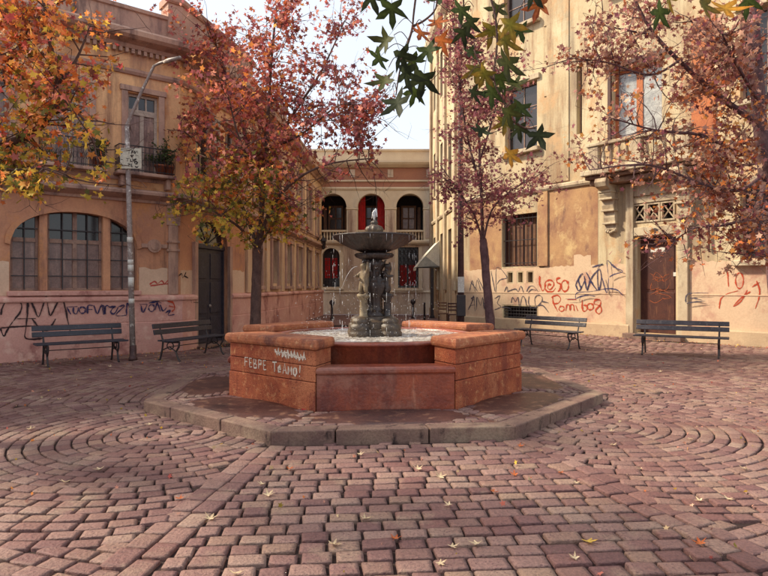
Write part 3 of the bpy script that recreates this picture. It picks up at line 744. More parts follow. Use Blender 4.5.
# mouldings, swept round the bends
def band(path, prof, name, m, parent): return MB().sweep(prof, path).build(name, m, parent)
def split_path(skip):      # plinth stops at the door
    u0, u1 = skip
    return [pathL[0], FB.P(0, 0, 0)[:2], FB.P(u0, 0, 0)[:2]], [FB.P(u1, 0, 0)[:2], pathL[2], pathL[3]]
for pth in split_path((dB[0] - .10, dB[1] + .10)):
    band(pth, [(-.05, -.05), (.10, -.05), (.10, .72), (.085, .735), (.075, .735), (.075, .755), (.085, .755), (.085, 1.24), (-.05, 1.24)], 'plinth', 'left_plinth', LB)
    band(pth, [(-.05, 1.243), (.12, 1.243), (.14, 1.27), (.14, 1.32), (.11, 1.36), (.05, 1.385), (-.05, 1.385)], 'plinth_cap', 'left_plinth', LB)
band(pathL, [(-.05, 3.60), (.05, 3.60), (.07, 3.66), (.22, 3.72), (.30, 3.76), (.31, 3.82), (.27, 3.86), (.10, 3.90), (-.05, 3.90)], 'string_course', 'left_trim', LB)
band(pathL, [(-.05, 4.1), (.035, 4.1), (.045, 4.14), (.035, 4.18), (-.05, 4.18)], 'moulding', 'left_trim', LB)
band(pathL, [(-.05, 6.62), (.05, 6.62), (.09, 6.68), (.09, 6.73), (.04, 6.76), (-.05, 6.76)], 'architrave', 'left_trim', LB)
band(pathL, [(-.05, 7.22), (.09, 7.22), (.14, 7.30), (.36, 7.36), (.44, 7.42), (.46, 7.52), (.40, 7.58), (.08, 7.62), (-.05, 7.62)], 'cornice', 'left_trim', LB)
band(pathL, [(-.35, 7.5), (.02, 7.5), (.02, 8.12), (.07, 8.14), (.08, 8.22), (-.4, 8.24)], 'parapet', 'left_trim', LB)
dm = MB(); u = .1
while u < FA.len - .1: dm.box((u, .03, 7.10), (u + .07, .13, 7.20), FA.P); u += .14
u = .1
while u < FB.len - .05: dm.box((u, .03, 7.10), (u + .07, .13, 7.20), FB.P); u += .14
dm.build('dentils', 'left_trim', LB, kind='stuff')
band([FA.P(uA(167), 0, 0)[:2], pathL[1], pathL[2], FCs.P(.6, 0, 0)[:2]], [(-.42, 7.625), (.09, 7.625), (.09, 8.56), (-.42, 8.56)], 'raised_parapet', 'left_trim', LB)
band([FA.P(uA(165.5), 0, 0)[:2], pathL[1], pathL[2], FCs.P(.66, 0, 0)[:2]], [(-.48, 8.563), (.13, 8.563), (.17, 8.6), (.19, 8.68), (.13, 8.74), (-.48, 8.74)], 'parapet_cap', 'left_trim', LB)
for F_, u0, u1 in ((FA, uA(168) - 5.2, uA(168) - 4.6), (FCs, 5.0, 5.6)):
    fbox(F_, u0, u1, -.42, .10, 7.625, 8.62, 'parapet_pier', 'left_trim', LB, .02)
    fbox(F_, u0 - .06, u1 + .06, -.48, .16, 8.623, 8.74, 'pier_cap', 'left_trim', LB, .03)
roof = MB(); roof.add([FA.P(0, -.3, 7.55), FB.P(0, -.3, 7.55), FCs.P(0, -.3, 7.55), FCs.P(FCs.len, -.3, 7.55), FCs.P(FCs.len, -8, 7.55), FA.P(2, -9, 7.55), FA.P(0, -9, 7.55)], [tuple(range(7))]); roof.build('roof', 'roofing', LB, fix=False)
MB().add([FCs.P(FCs.len, 0, 0), FCs.P(FCs.len, -8, 0), FCs.P(FCs.len, -8, 8.2), FCs.P(FCs.len, 0, 8.2)], [(0, 1, 2, 3)])
# the wide arched window: two pillars and three lights with iron bars
def arched_light(F, o, u0, u1, z0, n, parent, rows_z, cols, gm):
    """one light under the big arch: panes clipped by the arch line"""
    fw = .055; b = MB()
    za = lambda x: arch_z(o, x) - .0
    def strip(x0, x1): b.add([F.P(x0, n, z0), F.P(x1, n, z0), F.P(x1, n, za(x1)), F.P(x0, n, za(x0)), F.P(x0, n - .05, z0), F.P(x1, n - .05, z0), F.P(x1, n - .05, za(x1)), F.P(x0, n - .05, za(x0))],
                              [(0, 1, 2, 3), (7, 6, 5, 4), (0, 4, 5, 1), (1, 5, 6, 2), (2, 6, 7, 3), (3, 7, 4, 0)])
    strip(u0, u0 + fw); strip(u1 - fw, u1)
    b.box((u0 + fw, n - .05, z0), (u1 - fw, n - .002, z0 + fw), F.P)
    tz = rows_z[-1]
    b.box((u0 + fw, n - .05, tz - .04), (u1 - fw, n + .01, tz + .05), F.P)
    if cols > 2: 
        c = (u0 + u1) / 2; b.box((c - .045, n - .05, z0 + fw), (c + .045, n + .006, za(c)), F.P)
    wdw = b.build('window', 'window_frame', parent)
    cw = (u1 - u0 - 2 * fw) / cols; zz = [z0 + fw] + list(rows_z)
    for i in range(cols):
        x0, x1 = u0 + fw + i * cw, u0 + fw + (i + 1) * cw - .002
        for j in range(len(zz) - 1): MB().box((x0, n - .046, zz[j]), (x1, n - .036, zz[j + 1] - .002), F.P).build('pane', gm, wdw)
        K = 4; p = MB(); zt = tz + .05
        xs = [x0 + (x1 - x0) * t / K for t in range(K + 1)]
        p.add([F.P(x0, n - .036, zt), F.P(x1, n - .036, zt)] + [F.P(x, n - .036, max(zt + .01, za(x) - .01)) for x in xs[::-1]], [tuple(range(K + 3))]); p.build('pane', 'glass', wdw, fix=False)
    for i in range(1, cols):
        if cols > 2 and i == cols // 2: continue
        x = u0 + fw + i * cw; MB().box((x - .012, n + .02, z0 + .03), (x + .012, n + .04, za(x) - .01), F.P).build('iron_bar', 'iron', wdw)
    for z in list(zz[1:-1]) + [tz + (3.2 - tz) * .42]:
        x0, x1 = u0 + .02, u1 - .02
        if z > za(x0): x0 = u0 + (u1 - u0) * .3
        if z > za(x1): x1 = u1 - (u1 - u0) * .3
        MB().box((x0, n + .042, z - .012), (x1, n + .056, z + .012), F.P).build('iron_bar', 'iron', wdw)
for bi, o in enumerate(bigs):
    off = -per * bi
    cuts = [uA(p) + off for p in (10, 40, 47, 102, 113, 137)]
    for pu in ((cuts[1] - .01, cuts[1] + .15), (cuts[3] + .03, cuts[3] + .19)):
        b = MB(); b.box((pu[0], -.26, 1.5), (pu[1], -.02, arch_z(o, sum(pu) / 2) + .02), FA.P); b.build('window_pillar', 'left_lower', LB, bevel=.012)
    rz = (1.82, 2.2, 2.6)
    arched_light(FA, o, cuts[0] + .01, cuts[1] - .012, 1.5, -.16, LB, rz, 2, 'curtain_glass')
    arched_light(FA, o, cuts[1] + .152, cuts[3] + .028, 1.5, -.16, LB, rz, 4, 'curtain_glass')
    arched_light(FA, o, cuts[3] + .192, cuts[5] - .01, 1.5, -.16, LB, rz, 2, 'curtain_glass')
    fbox(FA, o[0] - .06, o[1] + .06, -.28, .15, 1.387, 1.49, 'window_sill', 'left_plinth', LB, .015)
    b = MB(); K = 24; vs = []
    for k in range(K + 1):
        x = o[0] - .1 + (o[1] - o[0] + .2) * (.5 - .5 * math.cos(math.pi * k / K)); 
        oo = (o[0] - .1, o[1] + .1, 0, o[3] + .1, .85); zz = arch_z(oo, x); xi = min(max(x, o[0]), o[1]); zi = arch_z(o, xi)
        vs += [FA.P(xi, 0, zi), FA.P(xi, .05, zi), FA.P(x, .05, zz), FA.P(x, 0, zz)]
    b.add(vs, [(4 * k + j, 4 * k + 4 + j, 4 * k + 4 + (j + 1) % 4, 4 * k + (j + 1) % 4) for k in range(K) for j in range(4)]); b.build('arch_moulding', 'left_lower', LB)
# strapwork and pilaster at the bend
us0, us1 = uA(140), uA(167)
fbox(FA, us0, us1, 0, .05, 2.52, 2.62, 'strap', 'left_trim', LB, .012)
b = MB(); c = (us0 + us1) / 2
for rr, n0, n1 in ((.16, .0, .075), (.10, .07, .1)):
    pts = [(c + rr * math.cos(t * math.pi / 10), 2.57 + rr * math.sin(t * math.pi / 10)) for t in range(20)]
    b.add([FA.P(x, n0, z) for x, z in pts] + [FA.P(x, n1, z) for x, z in pts], [tuple(range(20, 40))] + [(i, (i + 1) % 20, 20 + (i + 1) % 20, 20 + i) for i in range(20)])
b.build('boss', 'left_trim', LB)
fbox(FA, FA.len - .30, FA.len - .06, 0, .07, 1.39, 3.1, 'pilaster', 'left_trim', LB, .02)
b = MB(); vs = []
for k in range(9):
    t = k / 8; vs += [FA.P(FA.len - .34, 0, 3.1 + .5 * t), FA.P(FA.len - .34, .07 + .2 * t * t, 3.1 + .5 * t), FA.P(FA.len - .02, .07 + .2 * t * t, 3.1 + .5 * t), FA.P(FA.len - .02, 0, 3.1 + .5 * t)]
b.add(vs, [(4 * k + j, 4 * k + 4 + j, 4 * k + 4 + (j + 1) % 4, 4 * k + (j + 1) % 4) for k in range(8) for j in range(4)] + [(0, 1, 2, 3)]); b.build('console', 'left_trim', LB, smooth=False)
for z in (2.45, 2.66): fbox(FA, FA.len - .34, FA.len - .03, 0, .1, z, z + .06, 'pilaster_band', 'left_trim', LB, .012)
# cream panels of fresh paint against old graffiti
def patch(F, u0, u1, z0, z1, parent, m, n=.003, seed=1, rough_edge=.05, name='paint_patch'):
    r_ = random.Random(seed); N = max(4, int((u1 - u0) / .12)); top = [(u0 + (u1 - u0) * i / N, z1 + r_.uniform(-1, 1) * rough_edge * (1 if 0 < i < N else .5)) for i in range(N + 1)]
    b = MB()
    for i in range(N): b.add([F.P(top[i][0], n, z0), F.P(top[i + 1][0], n, z0), F.P(top[i + 1][0], n, top[i + 1][1]), F.P(top[i][0], n, top[i][1])], [(0, 1, 2, 3)])
    return b.build(name, m, parent, fix=False)
patch(FA, uA(139), FA.len - .31, 1.39, 2.03, LB, 'paint_patch', seed=2, rough_edge=.03)
patch(FB, .02, dB[0] - .12, 1.39, 2.0, LB, 'paint_patch', seed=3, rough_edge=.03)
patch(FA, uA(-40), uA(9), 1.39, 2.1, LB, 'paint_patch', seed=4, rough_edge=.04)
patch(FB, dB[1] + .14, FB.len - .05, 1.39, 2.05, LB, 'paint_patch', seed=5, rough_edge=.03)
# upper windows with iron balconies
def railing(F, u0, u1, z0, h, proj, parent, bulge=.0):
    b = MB()
    pts = [(u0, 0), (u0, proj), (u1, proj), (u1, 0)]
    for zz, th in ((z0 + .04, .012), (z0 + h, .016), (z0 + h * .78, .008)):
        b.tube([F.P(x, n, zz) for x, n in pts], th, 5)
    L = 0
    for (xa, na), (xb, nb) in zip(pts[:-1], pts[1:]):
        d = math.hypot(xb - xa, nb - na); N = max(2, int(d / .085))
        for i in range(N + (1 if nb == 0 else 0)):
            t = i / N; x, n = xa + (xb - xa) * t, na + (nb - na) * t
            b.tube([F.P(x, n, z0), F.P(x, n + bulge, z0 + h * .35), F.P(x, n, z0 + h)], .007, 4)
            if i < N:
                t2 = (i + .5) / N; x2, n2 = xa + (xb - xa) * t2, na + (nb - na) * t2
                ux, un = (xb - xa) / d * .03, (nb - na) / d * .03
                b.tube([F.P(x2 + ux * math.cos(q), n2 + un * math.cos(q), z0 + h * .38 + .08 * math.sin(q)) for q in [j * math.pi / 4 for j in range(9)]], .006, 4, cap=False)
    return b.build('railing', 'iron', parent, fix=False)
for i, o in enumerate(upA):
    wdw = casement(FA, o[0], o[1], o[2], o[3] - .42, -.1, LB, 2, 1, fm='pale_frame', gm='curtain_glass', fw=.07, bar=.09)
    casement(FA, o[0], o[1], o[3] - .418, o[3], -.1, LB, 3, 1, fm='pale_frame', gm='glass', fw=.06, bar=.04, name='transom_window')
    MB().box((o[0] - .14, 0, o[2] - .03), (o[0] - .002, .05, o[3] + .02), FA.P).build('window_surround', 'left_trim', LB, bevel=.01); MB().box((o[1] + .002, 0, o[2] - .03), (o[1] + .14, .05, o[3] + .02), FA.P).build('window_surround', 'left_trim', LB, bevel=.01); MB().box((o[0] - .18, 0, o[3] + .023), (o[1] + .18, .07, o[3] + .15), FA.P).build('window_surround', 'left_trim', LB, bevel=.01)
    fbox(FA, o[0] - .32, o[1] + .32, -.02, .36, 4.19, 4.27, 'balcony_slab', 'left_trim', LB, .02)
    railing(FA, o[0] - .28, o[1] + .28, 4.272, .6, .33, LB, .03)
    for du in (-.22, .12): fbox(FA, (o[0] if du < 0 else o[1]) + du, (o[0] if du < 0 else o[1]) + du + .1, 0, .26, 3.93, 4.188, 'bracket', 'left_trim', LB, .03)
for i, o in enumerate(upB):
    casement(FB, o[0], o[1], o[2], o[3], -.1, LB, 2, 3, fm='pale_frame', gm='glass')
    fbox(FB, o[0] - .1, o[1] + .1, 0, .12, o[2] - .12, o[2] - .01, 'window_sill', 'left_trim', LB, .015)
    fbox(FB, o[0] - .12, o[1] + .12, 0, .10, o[3] + .02, o[3] + .14, 'window_hood', 'left_trim', LB, .015)
    sh = MB(); u0 = o[1] + .01
    sh.box((u0, .02, o[2]), (u0 + .42, .055, o[3]), FB.P); so_ = sh.build('shutter', 'pale_frame', LB, bevel=.006)
    for q in range(9): 
        z = o[2] + .1 + q * (o[3] - o[2] - .2) / 9; MB().box((u0 + .05, .057, z), (u0 + .37, .068, z + .11), FB.P).build('louvre', 'pale_frame', so_)
for ops, nrow in ((loC, 2), (upC, 3)):
    for o in ops:
        casement(FCs, o[0], o[1], o[2], o[3], -.12, LB, 2, nrow, fm='window_frame', gm='glass')
        MB().box((o[0] - .16, 0, o[2] - .1), (o[0] - .01, .08, o[3] + .04), FCs.P).build('window_surround', 'left_trim', LB, bevel=.01); MB().box((o[1] + .01, 0, o[2] - .1), (o[1] + .16, .08, o[3] + .04), FCs.P).build('window_surround', 'left_trim', LB, bevel=.01); MB().box((o[0] - .2, 0, o[3] + .043), (o[1] + .2, .12, o[3] + .17), FCs.P).build('window_surround', 'left_trim', LB, bevel=.01)
        fbox(FCs, o[0] - .2, o[1] + .2, 0, .14, o[2] - .22, o[2] - .103, 'window_sill', 'left_trim', LB, .015)
for u in (.05, 2.45, 4.85, 7.2, 9.6, 12.0): 
    fbox(FCs, u, u + .4, 0, .09, 1.39, 3.59, 'pilaster', 'left_street', LB, .015); fbox(FCs, u, u + .4, 0, .09, 4.19, 6.61, 'pilaster', 'left_street', LB, .015)
# blue-grey double door on the short side
MB().box((dB[0] - .16, -.02, 0), (dB[0] - .003, .09, 2.75), FB.P).build('door_jamb', 'left_trim', LB, bevel=.012); MB().box((dB[1] + .003, -.02, 0), (dB[1] + .16, .09, 2.75), FB.P).build('door_jamb', 'left_trim', LB, bevel=.012)
dw = (dB[1] - dB[0])
dr = MB(); dr.box((dB[0], -.2, 2.62), (dB[1], -.08, 2.74), FB.P); dr.box((dB[0], -.2, .02), (dB[0] + .07, -.1, 2.62), FB.P); dr.box((dB[1] - .07, -.2, .02), (dB[1], -.1, 2.62), FB.P)
door = dr.build('double_door', 'door_blue', LB, bevel=.01)
for i in range(2):
    x0 = dB[0] + .07 + i * (dw - .14) / 2; x1 = x0 + (dw - .14) / 2 - .006
    MB().box((x0, -.19, .03), (x1, -.14, 2.615), FB.P).build('door_leaf', 'door_blue', door)
    for z0, z1 in ((.15, .75), (.85, 1.7), (1.8, 2.5)):
        MB().box((x0 + .12, -.138, z0), (x1 - .12, -.118, z1), FB.P).build('door_panel', 'door_blue', door, bevel=.012)
b = MB(); b.lathe([(.03, 0), (.045, .02), (.03, .05), (.01, .06)], (0, 0, 0), 12); b.v = [FB.P(dB[0] + dw * .54 + x, -.13 + z, 1.05 + y) for x, y, z in b.v]; b.build('door_knob', 'lamp_metal', door)
fan = (dB[0] + .002, dB[1] - .002, 2.74, 3.355, .6)
b = MB(); pl = archpoly(FB, fan, -.17); b.add(pl, [tuple(range(len(pl)))]); b.build('fanlight', 'glass', LB, fix=False)
b = MB(); cx = (dB[0] + dB[1]) / 2
for t in range(1, 6):
    a = math.pi * t / 6; xx = cx + math.cos(a) * dw * .46; b.tube([FB.P(cx, -.155, 2.75), FB.P(xx, -.155, 2.75 + (arch_z(fan, xx) - 2.75) * .98 * math.sin(a) ** .2)], .012, 5)
b.build('fanlight_bars', 'iron', LB, fix=False)
fbox(FB, dB[0] - .1, dB[1] + .1, -.3, .25, -.04, .03, 'door_step', 'kerb', LB, .015)

# painted writing on the left wall: the plinth face stands 0.085-0.1 m proud
class Shift(Facet):
    def __init__(s, F, n): s.o = F.o + F.n * n; s.d = F.d; s.n = F.n; s.len = F.len
FAp = Shift(FA, .102)
L1 = [[(5, 245), (15, 200), (40, 150), (80, 135), (120, 140), (150, 170), (145, 215), (110, 265), (75, 310), (50, 350), (28, 392), (10, 360), (3, 340)],
      [(0, 335), (120, 325), (300, 320), (480, 318)], [(195, 130), (190, 250), (180, 340), (182, 408), (300, 408)],
      [(210, 130), (240, 200), (268, 258), (300, 180), (322, 118), (335, 190), (352, 248), (390, 180), (428, 112), (455, 190), (470, 270), (490, 360)],
      [(120, 270), (250, 268)], [(225, 270), (270, 330), (320, 355), (350, 330), (390, 270)]]
for p in L1: strokes(FAp, zoomed(FAp, 0, 280, 6.98, [p]), .021, 'sprayed_line', 'ink_black', LB)
L2 = [[(465, 188), (480, 215), (495, 240)], [(465, 188), (540, 185)], [(515, 190), (512, 225), (535, 235), (548, 190)], ell(575, 210, 22), [(610, 235), (615, 180), (650, 178)], [(615, 205), (645, 205)],
      [(655, 175), (680, 235), (710, 170), (725, 240), (740, 180), (768, 190)]]
for p in L2: strokes(FAp, zoomed(FAp, 0, 280, 6.98, [p]), .02, 'sprayed_letter', 'ink_blue', LB)
L3 = [[(0, 330), (25, 320), (40, 380)], [(60, 330), (110, 325), (90, 335), (75, 365), (100, 375), (130, 325)], [(130, 325), (170, 320), (110, 385), (185, 385)], [(185, 385), (190, 300), (215, 355)],
      [(275, 308), (330, 308)], [(285, 310), (300, 365), (330, 310)], ell(360, 335, 20, 24), [(340, 300), (390, 290), (440, 275)], [(395, 255), (400, 320)], [(365, 275), (430, 300)],
      [(385, 350), (400, 300), (420, 360)], [(420, 310), (440, 355), (465, 330)], [(455, 370), (490, 350), (475, 385), (520, 380)]]
for p in L3: strokes(FAp, zoomed(FAp, 100, 260, 6.98, [p]), .02, 'sprayed_letter', 'ink_blue', LB)
for p in ([(345, 170), (380, 150), (400, 165), (430, 145), (450, 165), (480, 140), (520, 160)], [(350, 180), (430, 170), (500, 165)]): strokes(FA, zoomed(FA, 100, 260, 6.98, [p]), .022, 'sprayed_line', 'ink_pink', LB, n=.006)
for p in ([(470, 285), (510, 300), (520, 340), (500, 360)], [(480, 320), (525, 330)]): strokes(FAp, zoomed(FAp, 100, 260, 6.98, [p]), .03, 'sprayed_line', 'ink_red', LB)
for p in ([(550, 110), (570, 95), (575, 125), (600, 85)], [(585, 110), (600, 118), (615, 125)], [(610, 265), (615, 300)], [(635, 265), (660, 260)], [(630, 295), (662, 298)]): strokes(Shift(FB, .09) if p[0][1] > 200 else FB, zoomed(FB, 100, 260, 6.98, [p]), .02, 'sprayed_line', 'ink_black', LB, n=.006)

# ------------------------------------------------------------------ back building with the loggia
BB = empty('loggia_building', (0, 34, 0), 'stone building with three tall arches and a balustrade closing the street', 'building')
cs = [-5.10, -2.89, -.72, 1.47, 3.66]
lo = [(-3.48, -2.52, 1.55, 3.75, .5), (-1.25, -.68, .7, 3.4, 0), (.80, 1.95, 1.5, 3.8, 0)]
lg = [(9 + c - .77, 9 + c + .77, 4.72, 6.83, .77) for c in cs]
wall(FF, 0, 18, 0, 4.1, [(9 + a, 9 + b, c, d, e) for a, b, c, d, e in lo], 'lower_wall', 'back_wall', BB, .35)
wall(FF, 0, 18, 4.1, 7.05, [(a, b, 4.1001, d, e) for a, b, c, d, e in lg], 'loggia_wall', 'back_trim', BB, .5, back=False)
wall(FF, 0, 18, 7.05, 9.3, [], 'upper_wall', 'back_brick', BB)
pF = [(-9, 34), (9, 34)]
for pr_, nm, m in (([(-.05, 1.22), (.08, 1.22), (.1, 1.27), (.08, 1.33), (-.05, 1.33)], 'plinth_cap', 'back_trim'), ([(-.05, 3.9), (.08, 3.9), (.3, 4.0), (.34, 4.1), (.3, 4.18), (-.05, 4.2)], 'string_course', 'back_trim'),
                   ([(-.05, 7.05), (.06, 7.05), (.1, 7.12), (.06, 7.2), (-.05, 7.2)], 'moulding', 'back_trim'), ([(-.05, 7.5), (.08, 7.5), (.1, 7.55), (.08, 7.6), (-.05, 7.6)], 'architrave', 'back_trim'),
                   ([(-.05, 8.3), (.15, 8.3), (.4, 8.42), (.5, 8.52), (.5, 8.62), (.1, 8.66), (-.05, 8.66)], 'cornice', 'back_trim'), ([(-.3, 8.6), (.03, 8.6), (.03, 9.2), (.12, 9.24), (.12, 9.34), (-.3, 9.34)], 'parapet', 'back_trim')):
    band(pF, pr_, nm, m, BB)
for px_ in (358, 382): 
    x = (px_ - 384) / FPX * 34
for x in (-4.0, -1.8, .37, 2.56): fbox(FF, 9 + x - .16, 9 + x + .16, 0, .05, 7.75, 8.2, 'frieze_block', 'back_wall', BB, .01)
for c in cs:
    o = (9 + c - .77, 9 + c + .77, 4.2, 6.83, .77)
    b = MB(); K = 20; vs = []
    for k in range(K + 1):
        a = math.pi * k / K
        for rr, n in ((.77, 0), (.77, .07), (.95, .07), (.95, 0)): vs.append(FF.P(9 + c - rr * math.cos(a), n, 6.06 + rr * math.sin(a)))
    b.add(vs, [(4 * k + j, 4 * k + 4 + j, 4 * k + 4 + (j + 1) % 4, 4 * k + (j + 1) % 4) for k in range(K) for j in range(4)]); b.build('archivolt', 'back_trim', BB)
    fbox(FF, 9 + c - .77, 9 + c + .77, -.42, -.05, 4.68, 4.78, 'balustrade_rail', 'back_trim', BB, .015)
    for k in range(9):
        x = 9 + c - .69 + k * .1725; P0 = FF.P(x, -.22, 0)
        MB().lathe([(.045, 4.2), (.045, 4.24), (.03, 4.28), (.055, 4.4), (.03, 4.58), (.045, 4.64), (.045, 4.68)], (P0[0], P0[1], 0), 8).build('baluster', 'back_trim', BB, smooth=True)
for i in range(len(cs) + 1):
    xl = 9 + (cs[i - 1] + .77 if i else cs[0] - 1.4); xr = 9 + (cs[i] - .77 if i < len(cs) else cs[-1] + 1.4)
    fbox(FF, xl - .02, xr + .02, -.48, .06, 5.93, 6.06, 'impost', 'back_trim', BB, .02)
    if xr - xl > .3: fbox(FF, xl + .1, xr - .1, 0, .05, 4.3, 5.9, 'pilaster', 'back_wall', BB, .02)
fl = MB(); fl.box((0, -2.2, 4.0), (18, -.01, 4.199), FF.P); fl.build('loggia_floor', 'back_wall', BB)
fl = MB(); fl.box((0, -2.2, 7.0), (18, -.01, 7.04), FF.P); fl.build('loggia_ceiling', 'back_wall', BB)
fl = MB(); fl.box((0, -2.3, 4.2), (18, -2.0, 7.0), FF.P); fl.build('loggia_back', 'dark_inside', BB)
for i, c in enumerate(cs):
    casement(FF, 9 + c - .45, 9 + c + .45, 4.22, 6.4, -1.9, BB, 2, 3, name='loggia_window', fm='wood_brown', gm='glass' if i != 3 else 'curtain_glass', fw=.12, bar=.08)
    for sx in (-1, 1):
        if i == 2:
            b = MB(); vs = []; x0 = 9 + c + sx * .76; x1 = 9 + c + sx * .34
            for k in range(19):
                x = x0 + (x1 - x0) * k / 18; n = -.55 + .035 * math.sin(k * 1.5); vs += [FF.P(x, n, 4.22), FF.P(x, n, 6.75 if True else 0)]
            b.add(vs, [(2 * k, 2 * k + 2, 2 * k + 3, 2 * k + 1) for k in range(18)]); b.build('curtain', 'curtain_red', BB, smooth=True, fix=False)
        else:
            x = 9 + c + sx * .62; fbox(FF, x - .09, x + .09, -1.9, -1.84, 4.22, 6.3, 'door_shutter', 'wood_brown', BB, .01)
for (a, b_, z0, z1, rise) in lo:
    o = (9 + a + .01, 9 + b_ - .01, z0 + .01, z1 - .01, rise * .98)
    m_ = MB(); pl = archpoly(FF, o, -.3); m_.add(pl, [tuple(range(len(pl)))]); m_.build('window_glass', 'glass' if rise == 0 else 'glass', BB, fix=False)
    if z0 > 1:
        for k in range(2 if rise else 2):
            x0 = o[0] + .08 + k * (o[1] - o[0] - .1) / 2; b = MB(); vs = []
            for q in range(9):
                x = x0 + (o[1] - o[0] - .3) / 2 * q / 8; vs += [FF.P(x, -.27 + .02 * math.sin(q * 2), z0 + (.5 if rise else .1)), FF.P(x, -.27 + .02 * math.sin(q * 2), z1 - (.55 if rise else 1.0))]
            b.add(vs, [(2 * q, 2 * q + 2, 2 * q + 3, 2 * q + 1) for q in range(8)]); b.build('curtain', 'curtain_red', BB, smooth=True, fix=False)
        g_ = MB()
        for k in range(5): 
            x = o[0] + (o[1] - o[0]) * (k + .5) / 5; g_.tube([FF.P(x, -.12, z0), FF.P(x, -.12, arch_z(o, x) if rise else z1)], .014, 4)
        for k in range(6): 
            z = z0 + (z1 - z0 - rise) * (k + .3) / 6
            g_.tube([FF.P(o[0], -.12, z), FF.P(o[1], -.12, z)], .012, 4)
            if not rise:
                for j in range(5):
                    xx = o[0] + (o[1] - o[0]) * (j + .5) / 5; g_.tube([FF.P(xx + .09 * math.cos(t), -.11, z + .18 + .14 * math.sin(t)) for t in [q * math.pi / 4 for q in range(9)]], .013, 4, cap=False)
        g_.build('window_grille', 'iron', BB, fix=False)
        MB().box((o[0] - .22, 0, z0 - .05), (o[0] - .02, .07, z1 - rise), FF.P).build('window_surround', 'back_trim', BB, bevel=.01); MB().box((o[1] + .02, 0, z0 - .05), (o[1] + .22, .07, z1 - rise), FF.P).build('window_surround', 'back_trim', BB, bevel=.01)
        fbox(FF, o[0] - .25, o[1] + .25, 0, .16, z0 - .17, z0 - .053, 'window_sill', 'back_trim', BB, .015)
        if rise:
            b = MB(); vs = []
            for k in range(17):
                a_ = math.pi * k / 16
                for rr, n in ((.5, 0), (.5, .07), (.7, .07), (.7, 0)): vs.append(FF.P((o[0] + o[1]) / 2 - rr * math.cos(a_), n, z1 - rise + rr * math.sin(a_)))
            b.add(vs, [(4 * k + j, 4 * k + 4 + j, 4 * k + 4 + (j + 1) % 4, 4 * k + (j + 1) % 4) for k in range(16) for j in range(4)]); b.build('archivolt', 'back_trim', BB)
rf = MB(); rf.box((0, -8, 8.5), (18, -.3, 8.58), FF.P); rf.build('roof', 'roofing', BB)

# ------------------------------------------------------------------ right building
RB = empty('cream_building', (7.5, 18.8, 0), 'tall cream stucco building with stone balcony over a brown door', 'building')
HR = 15.0
uD = FD.u
def rect(p0, p1, za, zb, rise=0): return (uD(p0), uD(p1), za, zb, rise)
w_lo = rect(502, 537, 2.32, 4.25); w_m = rect(505, 537, 6.6, 9.0); w_t = rect(504, 537, 11.2, 13.6)
slit = rect(576.5, 582, 6.7, 9.0); bay = rect(612, 662, 6.25, 8.45); bay_t = rect(612, 662, 11.0, 13.4)
dr_ = rect(637, 676, 0.16, 3.12); tr = rect(632.5, 675.5, 3.55, 4.12)
far_w = [(uD(740), uD(740) + 1.2, 2.3, 4.3, 0), (uD(740), uD(740) + 1.2, 6.6, 9.0, 0), (uD(740), uD(740) + 1.2, 11.2, 13.6, 0)]
vents = [rect(x0, x0 + 4.5, 1.74, 2.10) for x0 in (508, 518, 528)]
grate = rect(503.5, 537, .26, .86)
wall(FD, 0, FD.len, 0, HR, [w_lo, w_m, w_t, slit, bay, bay_t, dr_, tr, grate] + vents + far_w, 'front_wall', 'right_wall', RB, .3)
eo_lo = [(u, u + .9, 1.9, 4.2, 0) for u in (1.0, 3.4, 5.8)]; eo_up = [(u, u + .9, z, z + 2.3, 0) for u in (1.0, 3.4, 5.8) for z in (6.4, 11.0)]
wall(FE, 0, FE.len, 0, HR, eo_lo + eo_up, 'street_wall', 'right_wall', RB, .3)
for o in eo_lo + eo_up: casement(FE, o[0], o[1], o[2], o[3], -.15, RB, 2, 3, fm='window_frame', gm='glass')
for u in (.1, 2.5, 4.9, 7.6): fbox(FE, u, u + .45, 0, .12, 1.4, HR - .3, 'pilaster', 'right_trim', RB, .02)
pR = [(2.64, 33.6), (3.17, 24.4)]
pD0 = [FD.P(0, 0, 0)[:2], FD.P(dr_[0] - .22, 0, 0)[:2]]; pD1 = [FD.P(dr_[1] + .22, 0, 0)[:2], FD.P(FD.len, 0, 0)[:2]]
for pth in ([pR[0], pR[1], pD0[1]], pD1):
    band(pth, [(-.05, -.05), (.11, -.05), (.11, .36), (.09, .40), (-.05, .40)], 'base_course', 'right_plinth', RB)
band([pR[0], pR[1], FD.P(uD(600), 0, 0)[:2]], [(-.02, 4.95), (.06, 4.95), (.10, 5.02), (.10, 5.1), (.05, 5.14), (-.02, 5.14)], 'string_course', 'right_trim', RB)
band([pR[0], pR[1], FD.P(FD.len, 0, 0)[:2]], [(-.3, 14.4), (.06, 14.4), (.3, 14.6), (.4, 14.8), (.4, 15.0), (-.3, 15.1)], 'cornice', 'right_trim', RB)
rf = MB(); rf.add([(2.9, 33.6, HR), (3.3, 24.5, HR), FD.P(FD.len, -.2, HR), FD.P(FD.len, -10, HR), (12, 34, HR)], [(0, 1, 2, 3, 4)]); rf.build('roof', 'roofing', RB, fix=False)
